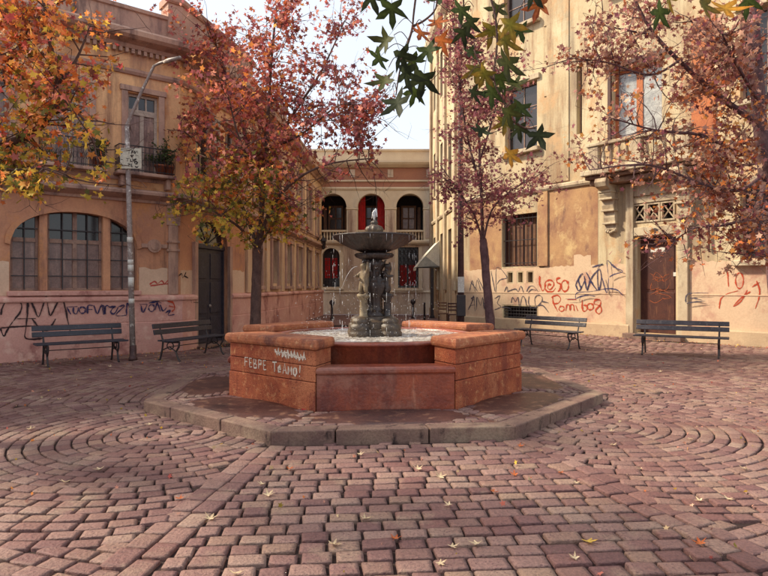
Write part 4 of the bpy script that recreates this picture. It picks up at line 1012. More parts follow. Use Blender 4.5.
# stained lower wall between window and console, painted band of the graffiti zone
patch(FD, uD(549), uD(598), 2.2, 4.94, RB, 'right_stain', n=.004, seed=9, rough_edge=.0, name='stained_panel')
patch(FD, uD(470), w_lo[0] - .02, 2.2, 4.94, RB, 'right_stain', n=.0035, seed=8, rough_edge=.0, name='stained_panel')
patch(FD, .02, grate[0] - .06, .402, 2.24, RB, 'right_band', n=.007, seed=12, rough_edge=.03, name='painted_band')
b_ = [(grate[0] - .058, grate[1] + .06, .90, 1.70), (grate[0] - .058, vents[0][0] - .05, 1.7, 2.26), (vents[2][1] + .05, grate[1] + .06, 1.7, 2.28), (vents[0][0] - .05, vents[2][1] + .05, 2.14, 2.27)]
for i, (a, b, c, d) in enumerate(b_): patch(FD, a, b, c, d, RB, 'right_band', n=.0072, seed=13 + i, rough_edge=.0, name='painted_band')
for i in range(2): patch(FD, vents[i][1] + .05, vents[i + 1][0] - .05, 1.7, 2.14, RB, 'right_band', n=.0072, seed=13 + i, rough_edge=.0, name='painted_band')
patch(FD, grate[1] + .06, uD(628) - .02, .402, 2.28, RB, 'right_band', n=.0074, seed=22, rough_edge=.035, name='painted_band')
patch(FD, uD(574), uD(591), 2.26, 2.62, RB, 'right_band', n=.0078, seed=23, rough_edge=.05, name='painted_band')
patch(FD, uD(690), uD(990) if False else FD.len - .1, .402, 2.3, RB, 'right_band', n=.0074, seed=24, rough_edge=.04, name='painted_band')
band([FD.P(.01, 0, 0)[:2], FD.P(uD(626), 0, 0)[:2]], [(0, 1.33), (.022, 1.335), (.022, 1.36), (0, 1.365)], 'rib', 'right_band', RB)
band([FD.P(uD(692), 0, 0)[:2], FD.P(FD.len, 0, 0)[:2]], [(0, 1.33), (.022, 1.335), (.022, 1.36), (0, 1.365)], 'rib', 'right_band', RB)
# quoin edge: blocks alternately long and short
z = 5.2; i = 0; uq = uD(547)
while z < 14.3:
    h = .62; L = .36 if i % 2 else .24
    MB().box((uq - (L - .24), 0, z), (uq + .9, .03 + .002 * (i % 2), z + h - .001), FD.P).build('quoin_block', 'right_wall', RB); z += h; i += 1
fbox(FD, uD(538.5), uD(548.5), 0, .06, 2.3, 4.94, 'pilaster', 'right_stain', RB, .015)
# windows
def dress(F, o, cols, rows, fm, gm, sill=True, hood=True, **kw):
    wd_ = casement(F, o[0], o[1], o[2], o[3], -.2, RB, cols, rows, fm=fm, gm=gm, **kw)
    if sill: fbox(F, o[0] - .16, o[1] + .16, 0, .2, o[2] - .16, o[2] - .01, 'window_sill', 'right_trim', RB, .02)
    if hood: fbox(F, o[0] - .14, o[1] + .14, 0, .09, o[3] + .02, o[3] + .22, 'window_hood', 'right_trim', RB, .02)
    return wd_
dress(FD, w_m, 2, 3, 'window_frame', 'glass'); dress(FD, w_t, 2, 3, 'window_frame', 'glass')
dress(FD, slit, 1, 1, 'window_frame', 'dark_inside' if False else 'glass', sill=False, hood=False, fw=.03)
dress(FD, bay_t, 2, 2, 'orange_shutter', 'pale_glass')
for o in far_w: dress(FD, o, 2, 3, 'window_frame', 'glass')
bw = dress(FD, bay, 2, 1, 'orange_shutter', 'pale_glass', sill=False, hood=False, fw=.10, bar=.2)
fbox(FD, bay[0] - .12, bay[0] - .004, 0, .07, bay[2] - .3, bay[3] + .05, 'window_surround', 'door_brown', RB, .01)
fbox(FD, bay[0] - .2, bay[1] + .2, 0, .12, bay[3] + .054, bay[3] + .2, 'window_hood', 'door_brown', RB, .01)
casement(FD, w_lo[0], w_lo[1], w_lo[2], w_lo[3], -.22, RB, 4, 1, fm='door_brown', gm='wood_brown', fw=.07, bar=.03)
g_ = MB()
for k in range(9): x = w_lo[0] + (w_lo[1] - w_lo[0]) * (k + .5) / 9; g_.tube([FD.P(x, -.1, w_lo[2]), FD.P(x, -.1, w_lo[3])], .013, 5)
for z in (2.45, 3.3, 4.1): g_.tube([FD.P(w_lo[0], -.1, z), FD.P(w_lo[1], -.1, z)], .015, 5)
g_.build('window_grille', 'iron', RB, fix=False)
for v in vents:
    MB().box((v[0], -.29, v[2]), (v[1], -.26, v[3]), FD.P).build('vent_back', 'dark_inside', RB)
    MB().tube([FD.P((v[0] + v[1]) / 2, -.1, v[2]), FD.P((v[0] + v[1]) / 2, -.1, v[3])], .012, 5).build('vent_bar', 'iron', RB)
MB().box((grate[0], -.29, grate[2]), (grate[1], -.26, grate[3]), FD.P).build('grate_back', 'dark_inside', RB)
g_ = MB()
for k in range(12): 
    x = grate[0] + (grate[1] - grate[0]) * (k + .5) / 12; g_.tube([FD.P(x, -.05, grate[2]), FD.P(x, -.05, grate[3])], .012, 4)
for k in range(5): z = grate[2] + (grate[3] - grate[2]) * (k + .5) / 5; g_.tube([FD.P(grate[0], -.045, z), FD.P(grate[1], -.045, z)], .012, 4)
g_.build('cellar_grate', 'iron', RB, fix=False)
# balcony over the door
ub0, ub1 = uD(601), uD(698); cu = (ub0 + ub1) / 2
for i, (n1, z0, z1, e, m) in enumerate(((.5, 4.80, 4.98, 0, 'slab_dark'), (.62, 4.983, 5.10, .10, 'slab_dark'), (.74, 5.103, 5.27, .2, 'right_trim'))): fbox(FD, ub0 - e - .1, ub1 + e + .1, -.02, n1, z0, z1, 'balcony_slab', m, RB, .03)
for uc in (uD(612), uD(687)):                            # scrolled consoles
    prof = [(0, 4.98), (.66, 4.98), (.70, 4.86), (.64, 4.72), (.48, 4.66), (.40, 4.6), (.42, 4.5), (.36, 4.36), (.26, 4.3), (.27, 4.16), (.22, 4.0), (.17, 3.95), (.18, 3.78), (.14, 3.6), (.10, 3.55), (.10, 3.4), (0, 3.3)]
    b = MB(); n_ = len(prof); w_ = .2
    b.add([FD.P(uc - w_, n, z) for n, z in prof] + [FD.P(uc + w_, n, z) for n, z in prof], [tuple(range(n_)), tuple(range(2 * n_ - 1, n_ - 1, -1))] + [(i, (i + 1) % n_, n_ + (i + 1) % n_, n_ + i) for i in range(n_)])
    cn = b.build('console', 'right_trim', RB, bevel=.012)
    for z, n1 in ((4.55, .45), (4.33, .40), (3.97, .28), (3.57, .2)): fbox(FD, uc - w_ - .03, uc + w_ + .03, .0, n1, z, z + .06, 'console_band', 'right_trim', cn, .012)
    b = MB()
    for k in range(5):
        uu = uc - .14 + .07 * k; q = FD.P(uu, .09, 3.36 - .05 * (1 - abs(k - 2) / 2)); b.lathe([(.005, -.05), (.04, -.03), (.045, 0), (.03, .04), (.005, .05)], q, 8)
    b.build('acanthus', 'right_trim', cn, smooth=True)
# balcony parapet with pierced panels
for u0, u1 in ((ub0 - .05, ub0 + .3), (cu - .18, cu + .18), (ub1 - .3, ub1 + .05)): fbox(FD, u0, u1, .45, .68, 5.272, 6.0, 'balcony_post', 'right_trim', RB, .015)
fbox(FD, ub0 - .1, ub1 + .1, .42, .72, 6.003, 6.1, 'balcony_rail', 'right_trim', RB, .02)
for u0, u1 in ((ub0 + .302, cu - .182), (cu + .182, ub1 - .302)):
    fbox(FD, u0, u1, .5, .62, 5.272, 5.38, 'balcony_rail', 'right_trim', RB, .01)
    n_ = max(2, int((u1 - u0) / .22))
    for k in range(n_):
        q = FD.P(u0 + (u1 - u0) * (k + .5) / n_, .56, 0); MB().lathe([(.06, 5.38), (.06, 5.43), (.035, 5.48), (.075, 5.62), (.035, 5.86), (.06, 5.95), (.06, 6.002)], (q[0], q[1], 0), 10).build('baluster', 'right_trim', RB, smooth=True)
# door surround, transom lattice, door
for u0, u1 in ((uD(627), dr_[0] - .08), (dr_[1] + .08, uD(689))): fbox(FD, u0, u1, 0, .09, .0, 4.78, 'door_pilaster', 'right_trim', RB, .015)
fbox(FD, dr_[0] - .078, dr_[1] + .078, 0, .07, 3.14, 3.40, 'lintel', 'right_trim', RB, .012)
fbox(FD, tr[0] - .05, tr[1] + .05, .0, .06, 4.14, 4.3, 'transom_cap', 'right_trim', RB, .012)
fbox(FD, dr_[0] - .078, dr_[1] + .078, 0, .05, 4.36, 4.72, 'frieze_panel', 'right_trim', RB, .012)
MB().box((tr[0], -.29, tr[2]), (tr[1], -.25, tr[3]), FD.P).build('transom_back', 'dark_inside', RB)
tw = (tr[1] - tr[0]) / 3
for i in range(3):
    a, b2 = tr[0] + tw * i + .04, tr[0] + tw * (i + 1) - .04; q = MB()
    for z in (tr[2], tr[3] - .05): q.box((a - .03, -.08, z), (b2 + .03, .03, z + .05), FD.P)
    for x in (a - .03, b2 - .02): q.box((x, -.08, tr[2] + .051), (x + .05, .029, tr[3] - .051), FD.P)
    fr_ = q.build('transom_frame', 'right_trim', RB)
    za_, zb_ = tr[2] + .04, tr[3] - .04
    for s_ in (0, 1):
        MB().tube([FD.P(a, -.04 + .012 * s_, za_ if s_ else zb_), FD.P(b2, -.04 + .012 * s_, zb_ if s_ else za_)], .026, 4).build('lattice_bar', 'right_trim', fr_)
b = MB(); q = FD.P((dr_[0] + dr_[1]) / 2, .075, 3.27); pts = [(.10 * math.cos(t * math.pi / 8), .07 * math.sin(t * math.pi / 8)) for t in range(16)]
uc = (dr_[0] + dr_[1]) / 2; b.add([FD.P(uc + x, .072, 3.27 + z) for x, z in pts] + [FD.P(uc + x, .085, 3.27 + z) for x, z in pts], [tuple(range(16, 32))] + [(i, (i + 1) % 16, 16 + (i + 1) % 16, 16 + i) for i in range(16)]); b.build('number_plaque', 'iron', RB)
MB().box((dr_[0], -.27, .165), (dr_[1], -.22, 3.115), FD.P).build('door', 'door_brown', RB)
dd = bpy.data.objects['door']
for z0, z1 in ((.35, 1.4), (1.5, 2.9)): MB().box((dr_[0] + .15, -.218, z0), (dr_[1] - .15, -.205, z1), FD.P).build('door_panel', 'door_brown', dd, bevel=.01)
u_, z_ = FD.uz(648, 250); patch(FD, u_ - .02, u_ + .42, z_ - .06, z_ + .06, RB, 'sticker', n=-.2, seed=41, rough_edge=.02, name='torn_notice')
u_, z_ = FD.uz(672, 274); patch(FD, u_ - .06, u_ + .06, z_ - .06, z_ + .06, RB, 'sticker', n=-.2, seed=42, rough_edge=.01, name='torn_notice')
for k in range(7):
    zz = 1.2 + .13 * k; strokes(FD, [[(dr_[0] + rnd.uniform(.2, .5) + .1 * q, zz + rnd.uniform(-.12, .12)) for q in range(6)]], .009, 'scratched_line', 'ink_rust', RB, n=-.199)
fbox(FD, dr_[0] - .3, dr_[1] + .3, -.3, .35, -.05, .15, 'door_step', 'kerb', RB, .02)
fbox(FD, uD(692), uD(716), 0, .05, 5.6, 9.2, 'painted_shutter', 'orange_shutter', RB, .01)
MB().tube([FD.P(uD(710), .07, 2.6), FD.P(uD(710), .07, 5.0)], .03, 8).build('drain_pipe', 'dark_pole', RB)
# writing on the right wall
R3 = [[(70, 300), (90, 220), (110, 300), (125, 215), (150, 290)], [(80, 230), (105, 265), (130, 300)], [(130, 200), (160, 260), (180, 310)], [(225, 150), (260, 310), (265, 125), (340, 195), (290, 215), (265, 250)],
      [(60, 430), (85, 380), (100, 330), (110, 440)], [(75, 400), (110, 395)], [(120, 430), (125, 340), (150, 400), (165, 340), (175, 430)], ell(192, 400, 18, 30), [(250, 350), (290, 330), (270, 380), (295, 410), (250, 430)], [(300, 410), (340, 415), (370, 425)],
      [(80, 350), (105, 340), (90, 370)], [(205, 350), (225, 430)], [(320, 300), (340, 265), (345, 300)], [(340, 300), (400, 280), (420, 300), (440, 260), (460, 310)], [(480, 300), (500, 265), (530, 260), (565, 300)], [(490, 310), (515, 285), (550, 290)],
      [(370, 380), (380, 340), (400, 370), (420, 340), (430, 410), (450, 335), (470, 350), (480, 400)], [(500, 330), (495, 380), (515, 415), (550, 410), (590, 370), (590, 335), (560, 325), (540, 350), (545, 400)], [(590, 370), (615, 374), (640, 380)], [(560, 400), (600, 400), (640, 450)]]
for i, p in enumerate(R3): strokes(FD, zoomed(FD, 460, 250, 7.2, [p]), .023, 'sprayed_line', 'ink_grey', RB, n=.012 + .0005 * i)
R4 = [[(70, 180), (68, 230), (90, 285), (115, 240)], [(150, 245), (130, 240), (125, 265), (145, 275), (165, 250), (165, 225), (140, 210), (110, 225), (105, 265), (125, 290), (160, 290), (180, 265)], [(215, 195), (190, 200), (190, 225), (215, 240), (210, 275), (195, 290)], ell(245, 250, 25, 38),
      [(160, 325), (165, 370), (195, 430)], [(150, 330), (190, 315), (215, 340), (200, 370), (170, 375)], ell(222, 410, 18), [(250, 425), (258, 385), (275, 385), (280, 420), (285, 385), (305, 385), (310, 425)], [(320, 385), (335, 425)], [(262, 345), (325, 345)], [(365, 345), (370, 420), (395, 420), (400, 390), (375, 385)], ell(422, 395, 22),
      [(480, 345), (455, 350), (450, 375), (490, 390), (500, 425), (480, 445), (460, 420), (490, 385), (495, 355), (480, 345)]]
for i, p in enumerate(R4): strokes(FD, zoomed(FD, 530, 250, 6.98, [p]), .04 if i < 4 else .03, 'sprayed_letter', 'ink_red', RB, n=.012 + .0005 * i)
R5 = [[(320, 240), (350, 180), (370, 165), (340, 210), (360, 270)], [(320, 240), (345, 285), (390, 200)], [(380, 180), (400, 280), (420, 190)], [(395, 155), (440, 240), (475, 285)], [(490, 130), (440, 180), (400, 285)], [(435, 120), (510, 98), (475, 130), (480, 280), (500, 200), (490, 130)],
      [(510, 180), (548, 300), (560, 200), (550, 75), (600, 120), (660, 150), (600, 170), (565, 190)], [(330, 340), (340, 300), (440, 290), (550, 270), (620, 280), (660, 320)], [(330, 340), (400, 315), (470, 325)], [(260, 342), (330, 342)]]
for i, p in enumerate(R5): strokes(FD, zoomed(FD, 530, 250, 6.98, [p]), .026, 'sprayed_line', 'ink_blue', RB, n=.02 + .0005 * i if i < 6 else .095 + .0005 * i)
R6 = [('ink_grey', [(175, 400), (190, 345), (320, 340)]), ('ink_grey', [(200, 370), (240, 375), (280, 385)]), ('ink_grey', [(180, 405), (240, 395), (300, 390)]), ('ink_red', [(380, 440), (390, 380), (430, 345), (500, 325)]), ('ink_red', [(430, 180), (436, 240), (440, 300)]), ('ink_red', ell(510, 260, 25, 50)),
      ('ink_red', [(560, 320), (520, 390), (470, 425), (520, 370), (580, 330)]), ('ink_red', [(620, 260), (640, 340), (610, 440)]), ('ink_red', [(590, 300), (615, 285), (640, 270)])]
for i, (m, p) in enumerate(R6): strokes(FD, zoomed(FD, 660, 240, 6.4, [p]), .022, 'sprayed_line', m, RB, n=.012 + .0005 * i if p[0][0] > 340 else .096)

# ------------------------------------------------------------------ benches
def at(px, py, d): return Vector(((px - 384) / FPX * d, d, CAMZ + (HZ - py) * d / FPX))
def make_bench(loc, direc, label, slat, half=.92):
    rz = math.atan2(direc[1], direc[0])
    e = empty('bench', (loc[0], loc[1], 0), label, 'bench', 'slatted benches along the house fronts', rz)
    Mx = Matrix.Translation((loc[0], loc[1], 0)) @ Matrix.Rotation(rz, 4, 'Z')
    def done(b, name, m, bevel=0): 
        b.v = [tuple(Mx @ Vector(v)) for v in b.v]; return b.build(name, m, e, bevel=bevel)
    # local: x along, -y towards the plaza
    for k, y in enumerate((-.36, -.25, -.14, -.03)): done(MB().box((-half, y - .045, .415 + .006 * abs(k - 1.5)), (half, y + .045, .448 + .006 * abs(k - 1.5))), 'seat_slat', slat, .008)
    for z, y in ((.61, .105), (.735, .14)):
        b = MB(); b.add([(x, y + dy, z + dz) for x in (-half, half) for dy, dz in ((-.018, -.048), (.016, -.056), (.042, .048), (.008, .056))], [(0, 1, 2, 3), (7, 6, 5, 4), (0, 4, 5, 1), (1, 5, 6, 2), (2, 6, 7, 3), (3, 7, 4, 0)]); done(b, 'back_slat', slat, .008)
    for sx in (-1, 1):
        x = sx * (half - .2); b = MB()
        b.tube([(x, .16, .78), (x, .10, .55), (x, .05, .42), (x, .07, .25), (x, .13, .02), (x, .17, 0)], [.016, .018, .022, .02, .02, .022], 6)
        b.tube([(x, .06, .405), (x, -.2, .395), (x, -.4, .405)], .02, 6)
        b.tube([(x, -.4, .41), (x, -.38, .3), (x, -.31, .2), (x, -.36, .06), (x, -.42, 0)], [.02, .022, .02, .02, .024], 6)
        b.tube([(x, -.31, .2), (x, -.13, .3), (x, .07, .22)], .014, 6)
        b.tube([(x, -.15 + .09 * math.cos(t), .32 + .075 * math.sin(t)) for t in [q * math.pi / 6 for q in range(13)]], .013, 5, cap=False)
        done(b, 'leg', 'iron')
    b = MB(); b.tube([(-half + .2, -.13, .3), (half - .2, -.13, .3)], .010, 5); done(b, 'stretcher', 'iron')
    return e
dA = (.777, .63)
make_bench((-6.36, 12.55), dA, 'dark blue slatted bench under the wide arched window', 'bench_slat_blue', .86)
make_bench((-4.42, 13.55), (.40, .92), 'dark slatted bench with scuffed back beside the blue-grey double door', 'bench_slat_blue', .92)
make_bench((4.42, 15.8), (.66, -.75), 'grey slatted bench by the cellar grate and red graffiti', 'bench_slat', .92)
make_bench((6.9, 13.95), (.86, -.51), 'grey slatted bench standing in front of the brown door', 'bench_slat', .98)

# ------------------------------------------------------------------ lamp post, poles, bollards, awning
lp = ground(133, 360); q = Vector(lp)
LP = empty('street_lamp', lp, 'slim grey lamp post with bent arm and a small notice board', 'street lamp')
top = at(127, 125, q.y); b = MB(); b.tube([q, q + (top - q) * .5, top], [.062, .056, .05], 10); b.build('pole', 'lamp_metal', LP, smooth=True)
b = MB(); b.tube([top - Vector((0, 0, .3)), top, at(140, 95, q.y), at(154, 66, q.y), at(160, 63, q.y), at(168, 60.5, q.y - .3)], [.04, .04, .034, .03, .03, .03], 8); b.build('arm', 'lamp_metal', LP, smooth=True)
b = MB(); e0, e1 = at(164, 62, q.y - .2), at(180, 57.5, q.y - .6); b.tube([e0, e0 + (e1 - e0) * .3, e1], [.032, .05, .035], 8); b.build('lamp_head', 'lamp_metal', LP, smooth=True)
MB().lathe([(.09, 0), (.09, .05), (.075, .07), (.07, .3), (.063, .32)], lp, 12).build('base_collar', 'dark_pole', LP, smooth=True)
s0 = at(120, 168.5, q.y - .1); s1 = at(141, 148, q.y - .1)
FS = Facet((s0.x, s0.y), (s1.x, s1.y + .02))
b = MB(); b.box((0, -.02, s0.z), (FS.len, 0, s1.z), FS.P); nb = b.build('notice_board', 'sign_white', LP, bevel=.006)
W_, H_ = FS.len, s1.z - s0.z
marks = [[(.3, .86), (.62, .9)], [(.44, .9), (.42, .74)], [(.52, .74), (.58, .86), (.64, .74)], [(.68, .88), (.7, .74), (.8, .86), (.84, .74)], [(.5, .66), (.56, .6), (.64, .67)], [(.56, .6), (.55, .54)], [(.72, .66), (.86, .64)],
         [(.28, .5), (.46, .5)], [(.36, .5), (.36, .34)], [(.5, .48), (.5, .36), (.6, .35), (.62, .48)], [(.68, .48), (.67, .34), (.78, .37), (.68, .42), (.76, .47), (.68, .48)], ell(.75, .28, .07, .05, 8), [(.36, .26), (.46, .2), (.36, .16), (.46, .1)], [(.54, .25), (.53, .1), (.62, .12)], [(.7, .12), (.8, .06), (.86, .13)], [(.05, .7), (.12, .78)], [(.04, .45), (.14, .44)]]
for i, p in enumerate(marks): strokes(FS, [[(x * W_, s0.z + y * H_) for x, y in p]], .013, 'notice_letter', 'ink_black', nb, n=.003 + .0002 * i)
for k, py in enumerate((240, 262, 268, 282, 301)):
    p = q + (top - q) * ((360 - py) / 235); b = MB(); hh = (.06, .05, .07, .1, .05)[k]
    b.lathe([(.0605, -hh), (.0605, hh)], p, 12); b.build('sticker', 'sticker', LP, smooth=True)

UP = empty('utility_pole', (2.18, 17.0, 0), 'tall dark utility pole with a meter box beside the sparse purple tree', 'pole')
b = MB(); b.tube([(2.18, 17, -.05), (2.17, 17, 4), (2.15, 17, 9.2)], [.10, .085, .06], 10); b.build('pole', 'dark_pole', UP, smooth=True)
MB().box((2.04, 16.8, .75), (2.29, 16.905, 1.35)).build('meter_box', 'iron', UP, bevel=.02)
MB().box((2.08, 16.89, 1.42), (2.26, 16.915, 1.86)).build('sticker', 'sticker', UP)
MB().box((1.85, 16.96, 8.6), (2.5, 17.04, 8.68)).build('crossarm', 'dark_pole', UP)
for i, (px_, d_) in enumerate(((332, 29.0), (413, 30.5), (424.5, 27.0))):
    x = (px_ - 384) / FPX * d_
    e = empty('bollard', (x, d_, 0), ('dark ball-topped bollard by the pink plinth of the stucco house', 'dark ball-topped bollard in front of the grilled window', 'thin dark post by the awning')[i], 'bollard', 'bollards at the street mouth')
    if i < 2:
        MB().lathe([(.09, -.03), (.09, .06), (.06, .1), (.055, .62), (.075, .65), (.05, .68)], (x, d_, 0), 14).build('post', 'iron', e, smooth=True)
        MB().lathe([(.05, .66), (.11, .72), (.135, .8), (.11, .88), (.03, .93)], (x, d_, 0), 14).build('ball', 'iron', e, smooth=True)
    else:
        MB().lathe([(.05, -.03), (.045, .8), (.055, .82), (.03, .86)], (x, d_, 0), 10).build('post', 'iron', e, smooth=True)
        MB().lathe([(.075, -.02), (.07, .05), (.05, .07)], (x, d_, 0), 10).build('foot', 'iron', e, smooth=True)
# awning on the street side of the cream building
AW = empty('awning', (2.8, 31.0, 2.4), 'small cream and grey folding awning on the street wall', 'awning')
ua_, ub_ = FE.u(436) , 0
uc = 33.6 - 31.0
ap = [FE.P(uc - .7, .02, 3.45), FE.P(uc + .7, .02, 3.45)]; lowr = [FE.P(uc - .7, 1.0, 2.55), FE.P(uc + .7, 1.0, 2.55)]; wl = [FE.P(uc - .7, .02, 2.5), FE.P(uc + .7, .02, 2.5)]
b = MB(); N = 8; vs = []
for k in range(N + 1):
    t = k / N
    for j in range(5):
        s_ = j / 4; n_ = .02 + 1.18 * s_; z_ = 3.9 - 1.35 * s_ + .05 * math.sin(s_ * math.pi)
        vs.append(FE.P(uc - .7 + 1.4 * t, n_, z_))
b.add(vs, [(k * 5 + j, k * 5 + j + 1, k * 5 + 6 + j, k * 5 + 5 + j) for k in range(N) for j in range(4)])
o = b.build('canopy', 'awning_cloth', AW, fix=False)
for s_ in (-.7, .7):
    b = MB(); pts = [FE.P(uc + s_, .02, 2.55)] + [FE.P(uc + s_, .02 + .98 * j / 4, 3.9 - 1.35 * j / 4 + .05 * math.sin(j / 4 * math.pi)) for j in range(4, -1, -1)]
    W0, T0, F0, M0 = FE.P(uc + s_, .02, 2.55), FE.P(uc + s_, .02, 3.9), FE.P(uc + s_, 1.2, 2.55), FE.P(uc + s_, .72, 3.1)
    MB().add([W0, T0, M0], [(0, 1, 2)]) ; b = MB(); b.add([W0, T0, M0], [(0, 1, 2)]); b.build('side_panel', 'awning_cloth', AW, fix=False); b = MB(); b.add([W0, M0, F0], [(0, 1, 2)]); b.build('side_panel', 'awning_grey', AW, fix=False)
b = MB(); vs = []
for k in range(25): t = k / 24; vs += [FE.P(uc - .7 + 1.4 * t, 1.205, 2.56), FE.P(uc - .7 + 1.4 * t, 1.21, 2.42 - .05 * abs(math.sin(k * math.pi / 3)))]
b.add(vs, [(2 * k, 2 * k + 2, 2 * k + 3, 2 * k + 1) for k in range(24)]); b.build('valance', 'awning_cloth', AW, fix=False)
b = MB(); b.tube([FE.P(uc + .7, .02, 2.6), FE.P(uc + .7, 1.2, 2.54), FE.P(uc - .7, 1.2, 2.54), FE.P(uc - .7, .02, 2.6)], .014, 6); b.build('frame', 'iron', AW)
e = empty('doorway_post', FE.P(uc + .5, .35, 0), 'dark square post standing under the folding awning', 'post')
fbox(FE, uc + .42, uc + .58, .3, .46, -.02, 2.5, 'shaft', 'iron', e, .01); fbox(FE, uc + .38, uc + .62, .26, .5, -.02, .1, 'foot', 'iron', e, .01)
# two cafe chairs by the street wall
for i, (px_, d_, lb) in enumerate(((443, 25.2, 'brown wooden chair by the street wall, nearer the dark square post'), (453, 24.2, 'dark wooden chair by the street wall, nearer the utility pole'))):
    x = (px_ - 384) / FPX * d_; e = empty('chair', (x, d_, 0), lb, 'chair', 'chairs by the street wall'); m = 'wood_brown' if i == 0 else 'door_brown'
    MB().box((x - .2, d_ - .2, .43), (x + .2, d_ + .2, .47)).build('seat', m, e, bevel=.01)
    for sx in (-.17, .17):
        for sy in (-.17, .17): MB().tube([(x + sx * 1.1, d_ + sy * 1.1, -.02), (x + sx, d_ + sy, .43)], .018, 6).build('leg', m, e)
        MB().tube([(x + sx, d_ + .18, .47), (x + sx, d_ + .25, .92)], .018, 6).build('back_post', m, e)
    for z in (.62, .76, .88): MB().box((x - .17, d_ + .19 + (z - .47) * .15, z - .03), (x + .17, d_ + .21 + (z - .47) * .15, z + .03)).build('back_slat', m, e)
# wall lantern on the stucco house
u_ = FCs.u(317); e = empty('wall_lantern', FCs.P(u_, .35, 3.6), 'black iron lantern on the street wall of the stucco house', 'lantern')
b = MB(); b.tube([FCs.P(u_, 0, 4.0), FCs.P(u_, .2, 4.35), FCs.P(u_, .35, 4.25)], .02, 6); b.build('bracket', 'iron', e)
c_ = FCs.P(u_, .35, 0); MB().lathe([(.02, 3.55), (.08, 3.6), (.13, 3.95), (.15, 4.0)], c_, 6).build('lantern_glass', 'glass', e); MB().lathe([(.19, 4.0), (.12, 4.12), (.04, 4.2), (.02, 4.26)], c_, 6).build('cap', 'iron', e)
# cable across the street
b = MB(); pa, pb = Vector(FCs.P(7, .1, 5.6)), Vector((2.15, 17, 8.3)); b.tube([pa + (pb - pa) * (k / 12) - Vector((0, 0, .5 * 4 * (k / 12) * (1 - k / 12))) for k in range(13)], .012, 4)
tag(b.build('overhead_cable', 'iron', None, fix=False), 'thin black cable strung from the stucco house to the utility pole', 'cable')

# ------------------------------------------------------------------ leaves and trees
def leaf_shape(kind):
    if kind == 'star':      # five-pointed sweetgum leaf
        pts = []
        tips = [(90, 1.0), (28, .92), (-32, .62)]
        spec = [(90, 1.0), (75, .66), (60, .30), (45, .62), (30, .98), (15, .55), (0, .28), (-12, .46), (-36, .68), (-62, .34), (-86, .22)]
        right = [(math.cos(R(a)) * r, math.sin(R(a)) * r) for a, r in spec]
        left = [(-x, y) for x, y in right[1:]][::-1]
        return right + left
    return [(0, 1), (.22, .45), (.8, .5), (.42, .05), (.45, -.45), (0, -.25), (-.45, -.45), (-.42, .05), (-.8, .5), (-.22, .45)]
SMALL = np.array(leaf_shape('small')); 
def leaves_mesh(name, pos, size, cols, parent, rs, droop=.5):
    """pos (N,3), size (N), cols (N,4): one mesh of separate small lobed leaves"""
    N = len(pos); K = len(SMALL)
    nrm = rs.normal(size=(N, 3)); nrm[:, 2] += .35; nrm /= np.linalg.norm(nrm, axis=1)[:, None]
    up = rs.normal(size=(N, 3)); up[:, 2] -= droop * 1.6
    up -= (up * nrm).sum(1)[:, None] * nrm; up /= np.linalg.norm(up, axis=1)[:, None]; rt = np.cross(up, nrm)
    fold = rs.uniform(.05, .45, size=N)
    v = np.zeros((N, K + 1, 3))
    for k, (x, y) in enumerate(SMALL):
        v[:, k] = pos + (rt * x + up * (y + .3) + nrm * (abs(x) * fold)[:, None]) * size[:, None]
    v[:, K] = pos + up * (.25 * size)[:, None]
    base = (np.arange(N) * (K + 1))[:, None]
    tri = np.stack([np.stack([np.full(K, K), np.arange(K), (np.arange(K) + 1) % K], 1)] * 1)[0]
    f = (base[:, :, None] + tri[None]).reshape(-1, 3)
    me = bpy.data.meshes.new(name); me.vertices.add(N * (K + 1)); me.vertices.foreach_set('co', v.reshape(-1))
    me.loops.add(f.size); me.polygons.add(len(f)); me.loops.foreach_set('vertex_index', f.reshape(-1).astype(np.int32))
    me.polygons.foreach_set('loop_start', np.arange(0, f.size, 3, dtype=np.int32)); me.update(calc_edges=True); me.validate()
    ca = me.color_attributes.new('Col', 'FLOAT_COLOR', 'POINT'); ca.data.foreach_set('color', np.repeat(cols, K + 1, axis=0).reshape(-1))
    me.materials.append(MATS['leaf']); o = bpy.data.objects.new(name, me); COL.objects.link(o)
    if parent is not None: adopt(o, parent)
    return o

